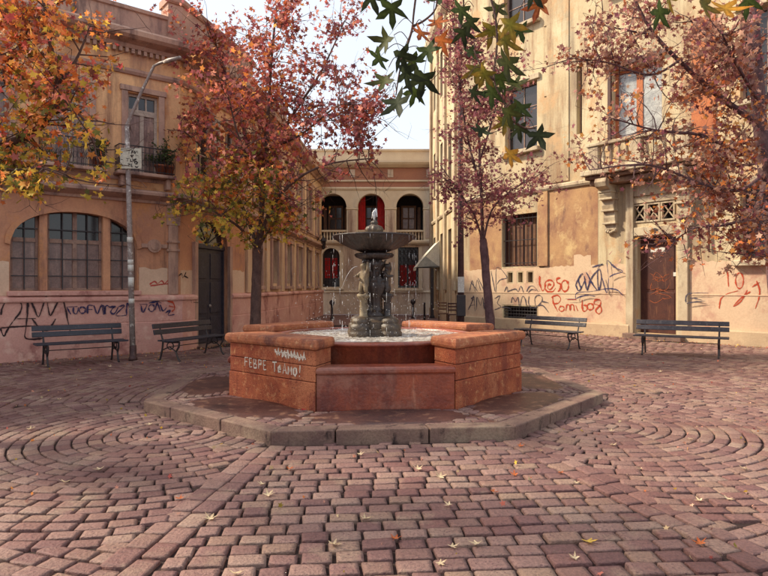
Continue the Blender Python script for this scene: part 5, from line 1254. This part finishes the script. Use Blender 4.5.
def bez(p, k=5): return [Vector(q) for q in smooth_path([tuple(x) for x in p], k)]
def tree(name, label, trunk, limbs, bark, keep, color, nsub, ntwig, nleaf, lsize, seed, sublen=(.7, 1.5), twlen=(.25, .6), spread=.09, cat='tree'):
    r_ = random.Random(seed); rs = np.random.RandomState(seed)
    e = empty(name, tuple(trunk[0][0]), label, cat)
    tb = MB(); tb.tube(bez([t[0] for t in trunk], 4), [np.interp(i / (4 * (len(trunk) - 1)), np.linspace(0, 1, len(trunk)), [t[1] for t in trunk]) for i in range(4 * (len(trunk) - 1) + 1)], 12)
    rough = []
    for v in tb.v: rough.append((v[0] + r_.uniform(-.011, .011), v[1] + r_.uniform(-.011, .011), v[2] + r_.uniform(-.02, .02)))
    tb.v = rough; tb.build('trunk', bark, e, smooth=True)
    bb = MB(); pos = []
    def sub(p, d, L, r0, lvl):
        pts = [p]; cur = d.normalized(); n = 4
        for i in range(n):
            cur = (cur + Vector((r_.gauss(0, .22), r_.gauss(0, .22), r_.gauss(.03, .18)))).normalized(); pts.append(pts[-1] + cur * L / n)
        bb.tube(pts, [r0 * .75 * (1 - .85 * i / n) for i in range(n + 1)], 5 if lvl == 1 else 3, cap=False); return pts
    for lpts, r0, r1 in limbs:
        P = bez(lpts, 5); m = len(P); bb.tube(P, [r0 + (r1 - r0) * i / (m - 1) for i in range(m)], 7)
        for s in range(int(nsub * sum((P[i + 1] - P[i]).length for i in range(m - 1)))):
            t = r_.uniform(.22, 1) * (m - 1); i = min(int(t), m - 2); p = P[i].lerp(P[i + 1], t - i); ax = (P[i + 1] - P[i]).normalized()
            d = Vector((r_.gauss(0, 1), r_.gauss(0, 1), r_.gauss(.15, .8))); d = (d - ax * d.dot(ax) * .6 + ax * .4).normalized()
            sp_ = sub(p, d, r_.uniform(*sublen), .016, 1)
            for tw in range(ntwig):
                j = r_.randint(1, 4); d2 = Vector((r_.gauss(0, 1), r_.gauss(0, 1), r_.gauss(-.1, .8))).normalized()
                tp = sub(sp_[j], d2, r_.uniform(*twlen), .006, 2)
                if not keep(tp[-1], r_): continue
                for l in range(nleaf):
                    k = r_.uniform(.6, 4); i2 = min(int(k), 3); q = tp[i2].lerp(tp[i2 + 1], k - i2)
                    pos.append((q.x + r_.gauss(0, spread), q.y + r_.gauss(0, spread), q.z + r_.gauss(-.03, spread)))
    bb.build('branches', bark, e, smooth=True, fix=False)
    pos = np.array(pos); cols = np.array([color(p, r_) for p in pos]); size = rs.uniform(.45, 1.35, len(pos)) * lsize
    o = leaves_mesh('crown', pos, size, cols, e, rs); o['kind'] = 'stuff'
    return e, len(pos)
def pick(r_, lst):
    a, b = r_.choice(lst), r_.choice(lst); t = r_.random() * .5; c = [a[i] * (1 - t) + b[i] * t for i in range(3)]; k = r_.uniform(.8, 1.35)
    l = lin(c); return (l[0] * k, l[1] * k, l[2] * k, 1)
RED = [(206, 114, 102), (180, 84, 82), (212, 128, 100), (160, 88, 90), (218, 150, 126)]
ORG = [(222, 146, 78), (214, 124, 66), (202, 106, 64), (228, 168, 92)]
YEL = [(212, 170, 66), (190, 160, 62), (160, 142, 62), (222, 186, 84)]
GRN = [(112, 112, 56), (134, 126, 60), (92, 94, 52)]
MAR = [(144, 82, 88), (166, 102, 104), (124, 70, 80), (186, 128, 122)]
DUS = [(196, 152, 128), (172, 124, 108), (210, 174, 144), (146, 102, 94), (182, 132, 112)]

RUS = [(176, 104, 70), (150, 86, 64), (190, 122, 78), (128, 76, 62)]
# the red-orange tree behind the fountain, left
d = 14.2
def colB(p, r_):
    px_ = 384 + FPX * p[0] / p[1] + r_.gauss(0, 14); py_ = HZ - FPX * (p[2] - CAMZ) / p[1] + r_.gauss(0, 22)
    if py_ > 165 and px_ < 285: w_ = (YEL, GRN, ORG, YEL) if py_ > 185 else (YEL, ORG, RED, GRN)
    elif py_ > 200: w_ = (RED, GRN, RUS, YEL, ORG)
    elif px_ > 300: w_ = (RED, MAR, MAR, RUS)
    else: w_ = (RED, ORG, RED, RUS, RED, MAR)
    return pick(r_, r_.choice(w_))
trB = [(at(255, 345.5, d) * 1 - Vector((0, 0, .0)), .135), (at(256, 300, d), .115), (at(257, 262, d), .11), (at(258, 248, d), .12)]
trB[0] = (Vector((at(255, 300, d).x, d, -.03)), .22); trB.insert(1, (Vector((at(255, 300, d).x, d, .22)), .15))
f0 = at(258, 250, d)
limB = [([f0, at(262, 205, d), at(266, 150, d - .2), at(270, 80, d - .3), at(276, 10, d)], .075, .02), ([f0, at(246, 215, d + .3), at(228, 180, d + .6), at(205, 150, d + .8), at(180, 128, d + .6)], .055, .015), ([f0, at(268, 215, d - .5), at(290, 185, d - 1), at(325, 165, d - 1.3), at(375, 158, d - 1.3)], .05, .012),
        ([at(262, 205, d), at(250, 150, d + .5), at(232, 95, d + .9), at(215, 40, d + 1)], .05, .012), ([at(264, 170, d), at(290, 120, d + .6), at(322, 70, d + .8), at(345, 20, d + .6)], .05, .012), ([f0, at(240, 228, d - .8), at(215, 212, d - 1.4), at(190, 200, d - 1.6)], .04, .01),
        ([at(266, 150, d), at(300, 135, d - .9), at(340, 105, d - 1.3), at(370, 110, d - 1.2)], .035, .01), ([f0, at(275, 222, d + .5), at(292, 212, d + .9)], .03, .01), ([at(266, 190, d), at(240, 140, d - 1), at(225, 80, d - 1.4)], .035, .01)]
def keepB(p, r_):
    px_ = 384 + FPX * p.x / p.y; py_ = HZ - FPX * (p.z - CAMZ) / p.y
    if py_ > 252 or px_ > 386 or px_ < 158: return False
    if px_ > 300 and py_ > 175: return r_.random() < .18
    if px_ > 300: return r_.random() < .55
    if px_ < 215: return r_.random() < .5
    return r_.random() < .72
tree('sweetgum_tree', 'red and orange autumn tree with yellow lower leaves rising behind the fountain basin', trB, limB, 'bark', keepB, colB, 9.0, 5, 13, .076, 3)

# sparse purple tree by the utility pole
d = 14.6
trC = [(Vector((at(491, 318, d).x, d, -.03)), .2), (Vector((at(491, 318, d).x, d, .25)), .12), (at(490, 318, d), .11), (at(486, 275, d), .098), (at(484, 250, d), .105), (at(483, 240, d), .08), (at(482.5, 236, d), .05)]
f0 = at(483, 243, d)
limC = [([f0, at(481, 190, d), at(478, 120, d + .1), at(474, 40, d)], .05, .014), ([f0, at(474, 215, d - .3), at(458, 190, d - .6), at(440, 165, d - .8)], .03, .008), ([f0, at(492, 210, d - .4), at(512, 190, d - .7), at(535, 178, d - .8)], .03, .008), ([at(481, 190, d), at(466, 130, d + .3), at(458, 70, d + .4), at(452, 10, d + .4)], .035, .01), ([at(480, 160, d), at(495, 110, d - .3), at(505, 60, d - .4)], .03, .008)]
def keepC(p, r_):
    px_ = 384 + FPX * p.x / p.y; py_ = HZ - FPX * (p.z - CAMZ) / p.y
    return py_ < 262 and 428 < px_ < 560 and r_.random() < .66
tree('ornamental_tree', 'sparse purple-leaved young tree with a pruned trunk near the cream building', trC, limC, 'bark_purple', keepC, lambda p, r_: pick(r_, r_.choice((MAR, MAR, DUS, [(176, 110, 118), (150, 84, 96)]))), 11.0, 5, 10, .062, 8, sublen=(.4, .95), twlen=(.2, .45), spread=.07)

# dusty pink tree at the right
d = 11.2
trD = [(Vector((7.6, d, -.03)), .2), (at(778, 300, d), .15), (at(769, 200, d), .125), (at(760, 120, d), .125), (at(754, 40, d), .11), (at(750, -60, d), .08)]
limD = [([at(760, 122, d), at(735, 108, d - .2), at(700, 80, d - .4), at(655, 35, d - .5), at(630, -10, d - .5)], .07, .02), ([at(762, 150, d), at(735, 150, d - .6), at(700, 135, d - 1), at(655, 130, d - 1.2), at(612, 118, d - 1.2)], .04, .01), ([at(763, 175, d), at(740, 190, d - .6), at(705, 185, d - .9), at(650, 165, d - 1.1), at(590, 170, d - 1.2)], .04, .01),
        ([at(764, 190, d), at(750, 215, d - .7), at(725, 225, d - 1.1), at(695, 228, d - 1.2), at(668, 245, d - 1.2)], .035, .008), ([at(757, 90, d), at(725, 55, d + .5), at(690, 20, d + .8)], .045, .012), ([at(760, 110, d), at(790, 60, d + .2), at(830, 10, d)], .05, .012), ([at(764, 180, d), at(800, 160, d - .3), at(850, 150, d)], .045, .01), ([at(763, 160, d), at(745, 165, d + .9), at(710, 160, d + 1.4)], .04, .01),
        ([at(655, 35, d - .5), at(625, 30, d - .6), at(590, 22, d - .7)], .025, .008), ([at(680, 60, d - .5), at(650, 75, d - .9), at(605, 62, d - 1.0), at(568, 58, d - 1.0)], .025, .006), ([at(758, 100, d), at(740, 70, d - 1), at(720, 30, d - 1.4)], .04, .01), ([at(765, 195, d), at(760, 225, d - .9), at(748, 255, d - 1.3)], .03, .008)]
def keepD(p, r_):
    px_ = 384 + FPX * p.x / p.y; py_ = HZ - FPX * (p.z - CAMZ) / p.y
    if py_ > 262 or px_ < 560: return False
    if px_ < 610 and 70 < py_ < 105: return r_.random() < .2
    if px_ < 690 and py_ > 190: return r_.random() < .15
    if 600 < px_ < 668 and 66 < py_ < 128: return r_.random() < .10
    if px_ < 700 and py_ > 110 and not (118 < py_ < 185): return r_.random() < .3
    if px_ < 700 and 125 < py_ < 192: return r_.random() < .22
    return r_.random() < .64
tree('pink_leaved_tree', 'leafy dusty-pink autumn tree reaching over the bench and brown door', trD, limD, 'bark_purple', keepD, lambda p, r_: pick(r_, r_.choice((DUS, DUS, DUS, MAR, ORG, RUS) if p[2] < 5.2 else (DUS, MAR, DUS, DUS, RUS))), 9.5, 5, 14, .060, 21, sublen=(.4, 1.0), twlen=(.2, .45), spread=.08)

# orange tree at the left edge, trunk outside the picture
trA = [(Vector((-6.6, 6.4, -.03)), .2), (Vector((-6.55, 6.45, 1.4)), .16), (Vector((-6.5, 6.5, 2.6)), .15)]
f0 = Vector((-6.5, 6.5, 2.55))
limA = [([f0, Vector((-5.7, 7.6, 3.2)), at(18, 140, 8.3), at(50, 115, 8.3), at(56, 80, 8.3), at(50, 40, 8.2), at(40, -20, 8.2)], .07, .02), ([f0, Vector((-6.3, 6.8, 4)), Vector((-6.0, 7.2, 5.4)), Vector((-5.6, 7.6, 6.6))], .08, .02), ([f0, Vector((-5.8, 5.6, 3.6)), Vector((-5.3, 4.8, 4.8)), Vector((-5.2, 4.2, 6))], .07, .02), ([f0, Vector((-7.4, 6.2, 3.8)), Vector((-8.2, 6.0, 5.2))], .07, .02),
        ([Vector((-5.7, 7.6, 3.2)), at(10, 170, 7.9), at(40, 168, 7.8), at(70, 178, 7.7)], .03, .008), ([at(50, 115, 8.3), at(72, 110, 8.0), at(90, 130, 7.9), at(98, 165, 7.8)], .025, .006), ([at(54, 90, 8.3), at(76, 60, 8.4), at(90, 25, 8.4)], .03, .008), ([Vector((-6.0, 7.2, 5.0)), at(5, 60, 8.4), at(30, 20, 8.5)], .035, .01), ([f0, Vector((-6.2, 7.6, 3.2)), at(-20, 100, 8.6), at(15, 80, 8.8)], .04, .01), ([Vector((-6.0, 5.9, 4.2)), Vector((-5.0, 5.2, 5.4)), Vector((-4.4, 4.6, 6.2))], .04, .012)]
def colA(p, r_):
    py_ = HZ - FPX * (p[2] - CAMZ) / p[1] + r_.gauss(0, 22)
    if py_ > 135: w_ = (YEL, YEL, GRN, ORG)
    elif py_ > 80: w_ = (ORG, ORG, YEL, RED, GRN)
    else: w_ = (ORG, ORG, RED, ORG, YEL, RUS)
    return pick(r_, r_.choice(w_))
def keepA(p, r_):
    px_ = 384 + FPX * p.x / p.y; py_ = HZ - FPX * (p.z - CAMZ) / p.y
    if p.y < 3.3 or px_ > 112: return False
    if py_ > 205 and px_ > -40: return False
    if px_ > 45 and py_ > 130: return r_.random() < .45
    return True
tree('maple_tree', 'orange and yellow autumn tree leaning in before the stucco house', trA, limA, 'bark', keepA, colA, 6.5, 5, 9, .066, 5, sublen=(.4, 1.0), twlen=(.2, .5), spread=.08)

# ------------------------------------------------------------------ the overhanging branch: large leaves, each a part
OT = empty('overhanging_tree', (1.9, -1.6, 0), 'tree whose twigs of large star-shaped dark green leaves hang down over the plaza', 'tree')
b = MB(); b.tube(bez([(1.9, -1.6, -.03), (1.88, -1.55, 1.5), (1.75, -1.4, 3.0), (1.6, -1.2, 4.2)], 4), [.2, .19, .18, .17, .165, .16, .155, .15, .15, .145, .14, .13, .12], 12); b.build('trunk', 'bark', OT, smooth=True)
limO = [[(1.75, -1.4, 3.0), (1.3, -.2, 3.4), (.75, 1.1, 3.2), (.5, 1.9, 2.95), (.33, 2.1, 2.75)], [(.75, 1.1, 3.2), (.35, 1.7, 3.05), (.13, 2.05, 2.75)], [(1.3, -.2, 3.4), (1.5, 1.0, 3.2), (1.4, 1.9, 2.85)]]
for i, l in enumerate(limO):
    P = bez(l, 5); MB().tube(P, [.05 * (1 - .85 * k / (len(P) - 1)) * (1 if i == 0 else .55) for k in range(len(P))], 6).build('limb', 'bark', OT, smooth=True)
STAR = leaf_shape('star')
def star_mesh(name, seed, cols, curl):
    r_ = random.Random(seed); me = bpy.data.meshes.new(name); K = len(STAR)
    jit = [(x * r_.uniform(.9, 1.1), y * r_.uniform(.9, 1.1)) for x, y in STAR]
    def zf(x, y): return curl * (x * x * .5 + max(0, y - .3) ** 2 * .6) + .10 * abs(x)
    vs = [(0, .05, 0)] + [(x * .45, y * .45 + .02, zf(x * .45, y * .45)) for x, y in jit] + [(x, y, zf(x, y)) for x, y in jit]
    fs = [(0, 1 + k, 1 + (k + 1) % K) for k in range(K)] + [(1 + k, 1 + K + k, 1 + K + (k + 1) % K, 1 + (k + 1) % K) for k in range(K)]
    n0 = len(vs); vs += [(-.012, -.15, 0), (.012, -.15, 0), (.01, -.95, -.12), (-.01, -.95, -.12)]; fs.append((n0, n0 + 1, n0 + 2, n0 + 3))
    me.from_pydata(vs, [], fs)
    ca = me.color_attributes.new('Col', 'FLOAT_COLOR', 'POINT')
    for i, v in enumerate(vs):
        t = min(1, math.hypot(v[0], v[1])); tip = (i == 0 or i >= n0 or (i - 1) % K in (0, 4, 8, K - 4, K - 8)); kk = 1.1 if tip else r_.uniform(.86, .98); c = [min(255, (cols[0][j] * (1 - t) + cols[1][j] * t) * kk) for j in range(3)]; ca.data[i].color = lin(c)
    me.shade_smooth(); me.materials.append(MATS['leaf']); return me
DG = [((72, 84, 40), (52, 64, 34)), ((84, 88, 42), (62, 62, 36)), ((58, 66, 40), (46, 50, 38))]
SM = {'g': [star_mesh('leaf', i, DG[i % 3], .5 + .25 * (i % 3)) for i in range(6)], 'o': [star_mesh('leaf', 20 + i, ((190, 110, 56), (150, 76, 50)), .6) for i in range(2)],
      'y': [star_mesh('leaf', 30 + i, ((196, 148, 52), (186, 120, 46)), .5) for i in range(2)], 'm': [star_mesh('leaf', 40 + i, ((110, 108, 44), (150, 110, 46)), .6) for i in range(2)]}
# (px, py of the blade, distance, size m, lean degrees, kind)
LV = [(392, 8, 1.95, .060, 180, 'g'), (371, -4, 2.0, .055, 150, 'g'), (386, 40, 2.0, .060, 215, 'g'), (401, 55, 2.05, .062, 165, 'g'), (384, 80, 2.1, .058, 190, 'g'), (397, 102, 2.0, .065, 168, 'g'), (406, 73, 1.95, .064, 175, 'g'), (423, 78, 2.0, .068, 185, 'g'), (428, 50, 2.1, .056, 170, 'g'),
      (421, 33, 2.1, .045, 200, 'o'), (437, 22, 2.1, .050, 170, 'o'), (441, 40, 2.15, .056, 160, 'o'), (440, -2, 2.1, .050, 190, 'g'), (461, 10, 2.1, .052, 185, 'g'), (463, 32, 2.05, .048, 160, 'g'), (470, 52, 2.1, .046, 150, 'g'), (476, 70, 2.05, .058, 175, 'm'), (485, 74, 2.1, .050, 200, 'm'),
      (492, 30, 2.0, .058, 185, 'm'), (510, 24, 2.05, .060, 170, 'm'), (505, 40, 2.0, .062, 180, 'm'), (520, 30, 2.1, .048, 160, 'g'), (507, 62, 1.95, .072, 195, 'g'), (492, 92, 2.05, .060, 180, 'g'), (473, 92, 2.1, .042, 150, 'g'), (508, 112, 2.0, .058, 170, 'g'), (521, 108, 2.1, .048, 200, 'g'), (505, 122, 2.05, .044, 180, 'm'), (519, 128, 2.05, .044, 165, 'g'), (538, 135, 2.0, .054, 150, 'g'), (481, 130, 2.05, .044, 190, 'g'), (412, 60, 2.1, .05, 150, 'g'), (379, 58, 2.1, .048, 210, 'g'), (415, 92, 2.15, .052, 200, 'g'), (500, 78, 2.12, .06, 160, 'g'), (497, 8, 2.1, .05, 190, 'g'), (515, 84, 2.15, .05, 150, 'g'), (470, 22, 2.15, .045, 200, 'g'),
      (510, 154, 2.05, .052, 180, 'y'), (539, 4, 2.1, .056, 185, 'o'), (533, -6, 2.0, .05, 140, 'g'), (660, 12, 1.8, .055, 200, 'g'), (668, -4, 1.8, .05, 150, 'm'), (703, 4, 1.7, .058, 175, 'm'), (725, 8, 1.7, .062, 190, 'y'), (748, 0, 1.75, .055, 170, 'g'), (690, -6, 1.75, .05, 160, 'm'), (768, -2, 1.75, .05, 200, 'y')]
lr = random.Random(9); STEM = []
for (px_, py_, d_, s_, ln, kd) in LV:
    o = bpy.data.objects.new('leaf', lr.choice(SM[kd])); COL.objects.link(o); o.parent = OT
    o.matrix_parent_inverse = OT.matrix_basis.inverted()
    o.location = at(px_, py_, d_ + lr.uniform(-.12, .12)); o.scale = (s_ * 1.14,) * 3
    # blade hangs: its tip (+y) points down, its face roughly towards the plaza
    o.rotation_euler = (Matrix.Rotation(R(ln + lr.uniform(-8, 8)) , 4, 'Y') @ Matrix.Rotation(R(90 + lr.uniform(-38, 38)), 4, 'X') @ Matrix.Rotation(R(lr.uniform(-35, 35)), 4, 'Y')).to_euler()
    STEM.append(o.location + o.rotation_euler.to_matrix() @ Vector((0, -.95 * s_ * 1.14, -.12 * s_ * 1.14)))
TWP = []
for tw in ([(.13, 2.05, 2.75), at(414, 10, 2.05), at(412, 28, 2.05), at(405, 52, 2.05), at(400, 60, 2.03)], [at(413, 26, 2.05), at(425, 20, 2.08), at(436, 8, 2.1), at(437, -12, 2.08), (.2, 2.05, 2.72)], [(.33, 2.1, 2.75), at(494, 10, 2.05), at(497, 45, 2.05), at(494, 80, 2.05), at(505, 105, 2.05), at(512, 130, 2.05)], [at(494, 80, 2.05), at(482, 68, 2.05), at(474, 50, 2.06)],
           [at(512, 120, 2.05), at(525, 128, 2.05), at(536, 128, 2.02)], [at(412, 30, 2.05), at(400, 70, 2.05), at(396, 95, 2.03)], [(1.4, 1.9, 2.85), at(735, -25, 1.8), at(690, -18, 1.8), at(662, -6, 1.8)], [(.33, 2.1, 2.75), at(520, -20, 2.08), at(540, -10, 2.1)], [(.2, 2.05, 2.72), at(462, -10, 2.1), at(463, 20, 2.08)]):
    P = bez(tw, 4); MB().tube(P, [.0045 - .0025 * k / (len(P) - 1) for k in range(len(P))], 5).build('twig', 'bark', OT, smooth=True, fix=False); TWP += P
for st in STEM:
    q = min(TWP, key=lambda t: (t - st).length + (.15 if t.z < st.z else 0)); mid = (st + q) / 2 + Vector((0, 0, .02))
    MB().tube(bez([q, mid, st], 4), .0014, 4).build('leaf_stem', 'bark', OT, fix=False)

# ------------------------------------------------------------------ fallen leaves, balcony plants
FL = {'cream': star_mesh('fallen_leaf', 51, ((226, 206, 170), (214, 186, 150)), .9), 'yellow': star_mesh('fallen_leaf', 52, ((224, 192, 96), (214, 170, 80)), .7), 'orange': star_mesh('fallen_leaf', 53, ((206, 120, 70), (190, 96, 60)), .8), 'red': star_mesh('fallen_leaf', 54, ((186, 60, 56), (160, 44, 48)), .8)}
def fallen(px_, py_, kind, s_, label, group, z=0.0):
    o = bpy.data.objects.new('fallen_leaf', FL[kind]); COL.objects.link(o); p = ground(px_, py_, z)
    o.location = (p[0], p[1], z + .012); s_ *= 1.25; o.scale = (s_, s_, s_ * .9); o.rotation_euler = (lr.uniform(-.25, .25), lr.uniform(-.25, .25), lr.uniform(0, 6.28))
    tag(o, label, 'leaf', group)
fallen(588, 543, 'yellow', .055, 'large yellow fallen leaf lying on the front paving', None)
fallen(304, 411, 'red', .045, 'red fallen leaf on the platform at the basin corner', None, PH)
GC = 'scattered fallen leaves'
for px_, py_ in ((262, 485), (333, 546), (440, 565), (449, 506), (268, 496), (440, 478), (575, 484), (477, 545), (452, 548), (728, 500), (700, 502), (612, 446), (611, 432), (65, 483), (150, 425), (100, 470), (540, 420), (640, 470), (690, 440), (30, 430), (60, 400), (220, 392), (418, 470), (365, 520), (745, 470), (20, 366), (98, 364), (110, 367), (80, 360), (505, 348), (547, 350), (686, 360), (610, 352), (660, 372), (590, 372), (235, 575), (210, 520), (360, 455), (575, 560)):
    fallen(px_, py_, 'cream', lr.uniform(.03, .048), 'curled pale cream fallen leaf ' + ('by the dark benches at the stucco house' if py_ < 375 and px_ < 300 else 'by the grey benches at the cream building' if py_ < 375 else 'on the ringed setts left of the platform' if px_ < 250 and py_ < 530 else 'on the ringed setts right of the platform' if px_ > 560 and py_ < 530 else 'on the straight rows of setts before the platform'), GC)
for px_, py_ in ((493, 493), (515, 476), (560, 474), (520, 447), (290, 470), (180, 500), (700, 545), (395, 540)):
    fallen(px_, py_, 'orange', lr.uniform(.032, .045), 'small orange fallen leaf on the mauve paving', 'scattered orange leaves')
def lay_litter():
    rs = np.random.RandomState(4); pos = []; 
    for F_, u0, u1 in ((FA, 5, FA.len), (FB, 0, FB.len), (FD, 1, FD.len)):
        for k in range(int((u1 - u0) * 40)):
            n = abs(rs.normal(0, .35)) + .12; p = F_.P(rs.uniform(u0, u1), n, .012); pos.append(p)
    for k in range(900):
        x, y = rs.uniform(-8, 9), rs.uniform(3.3, 17)
        if octr(*w2loc(x, y)) > 3.15 and ok_place(x, y): pos.append((x, y, .012))
    pos = np.array(pos); cols = np.array([pick(lr, lr.choice((DUS, ORG, YEL, RED, [(214, 190, 150), (200, 170, 130)]))) for _ in pos])
    o = leaves_mesh('leaf_litter', pos, rs.uniform(.008, .034, len(pos)), cols, None, rs, droop=0)
    tag(o, 'dry leaf litter drifted on the paving and along the walls', 'leaves', kind='stuff')
lay_litter()
def balcony_plant(c, label, h, green, seed, n=420):
    e = empty('potted_plant', tuple(c), label, 'potted plant', 'plants on the stucco house balcony')
    MB().lathe([(.09, 0), (.13, .2), (.145, .2), (.145, .24), (.12, .24)], c, 16).build('pot', 'terracotta', e, smooth=True)
    r_ = random.Random(seed); rs = np.random.RandomState(seed); pos = []; b = MB()
    for k in range(14):
        tip = Vector(c) + Vector((r_.gauss(0, .16), r_.gauss(0, .16), .24 + h * r_.uniform(.4, 1))); b.tube([Vector(c) + Vector((0, 0, .2)), (Vector(c) + tip) / 2 + Vector((0, 0, .15)), tip], [.008, .006, .003], 4)
        for q in range(n // 14): t = r_.uniform(.3, 1.05); p = Vector(c) + Vector((0, 0, .22)); p = p + (tip - p) * t; pos.append((p.x + r_.gauss(0, .04), p.y + r_.gauss(0, .04), p.z + r_.gauss(0, .04)))
    b.build('stems', 'bark', e, fix=False)
    pos = np.array(pos); cols = np.array([pick(r_, green) for _ in pos]); leaves_mesh('foliage', pos, rs.uniform(.02, .045, len(pos)), cols, e, rs)['kind'] = 'stuff'
GD = [(70, 84, 50), (54, 66, 44), (90, 98, 56)]
o = upA[0]
balcony_plant(FA.P(o[1] + .18, .2, 4.275), 'bushy dark green potted plant at the end of the iron balcony', .75, GD, 1)
balcony_plant(FA.P(o[1] - .02, .22, 4.275), 'low green potted plant behind the railing of the iron balcony', .4, GD, 2)
balcony_plant(FA.P(upA[1][1] + .15, .2, 4.275), 'dark green potted plant on the balcony hidden by orange leaves', .5, GD, 3)
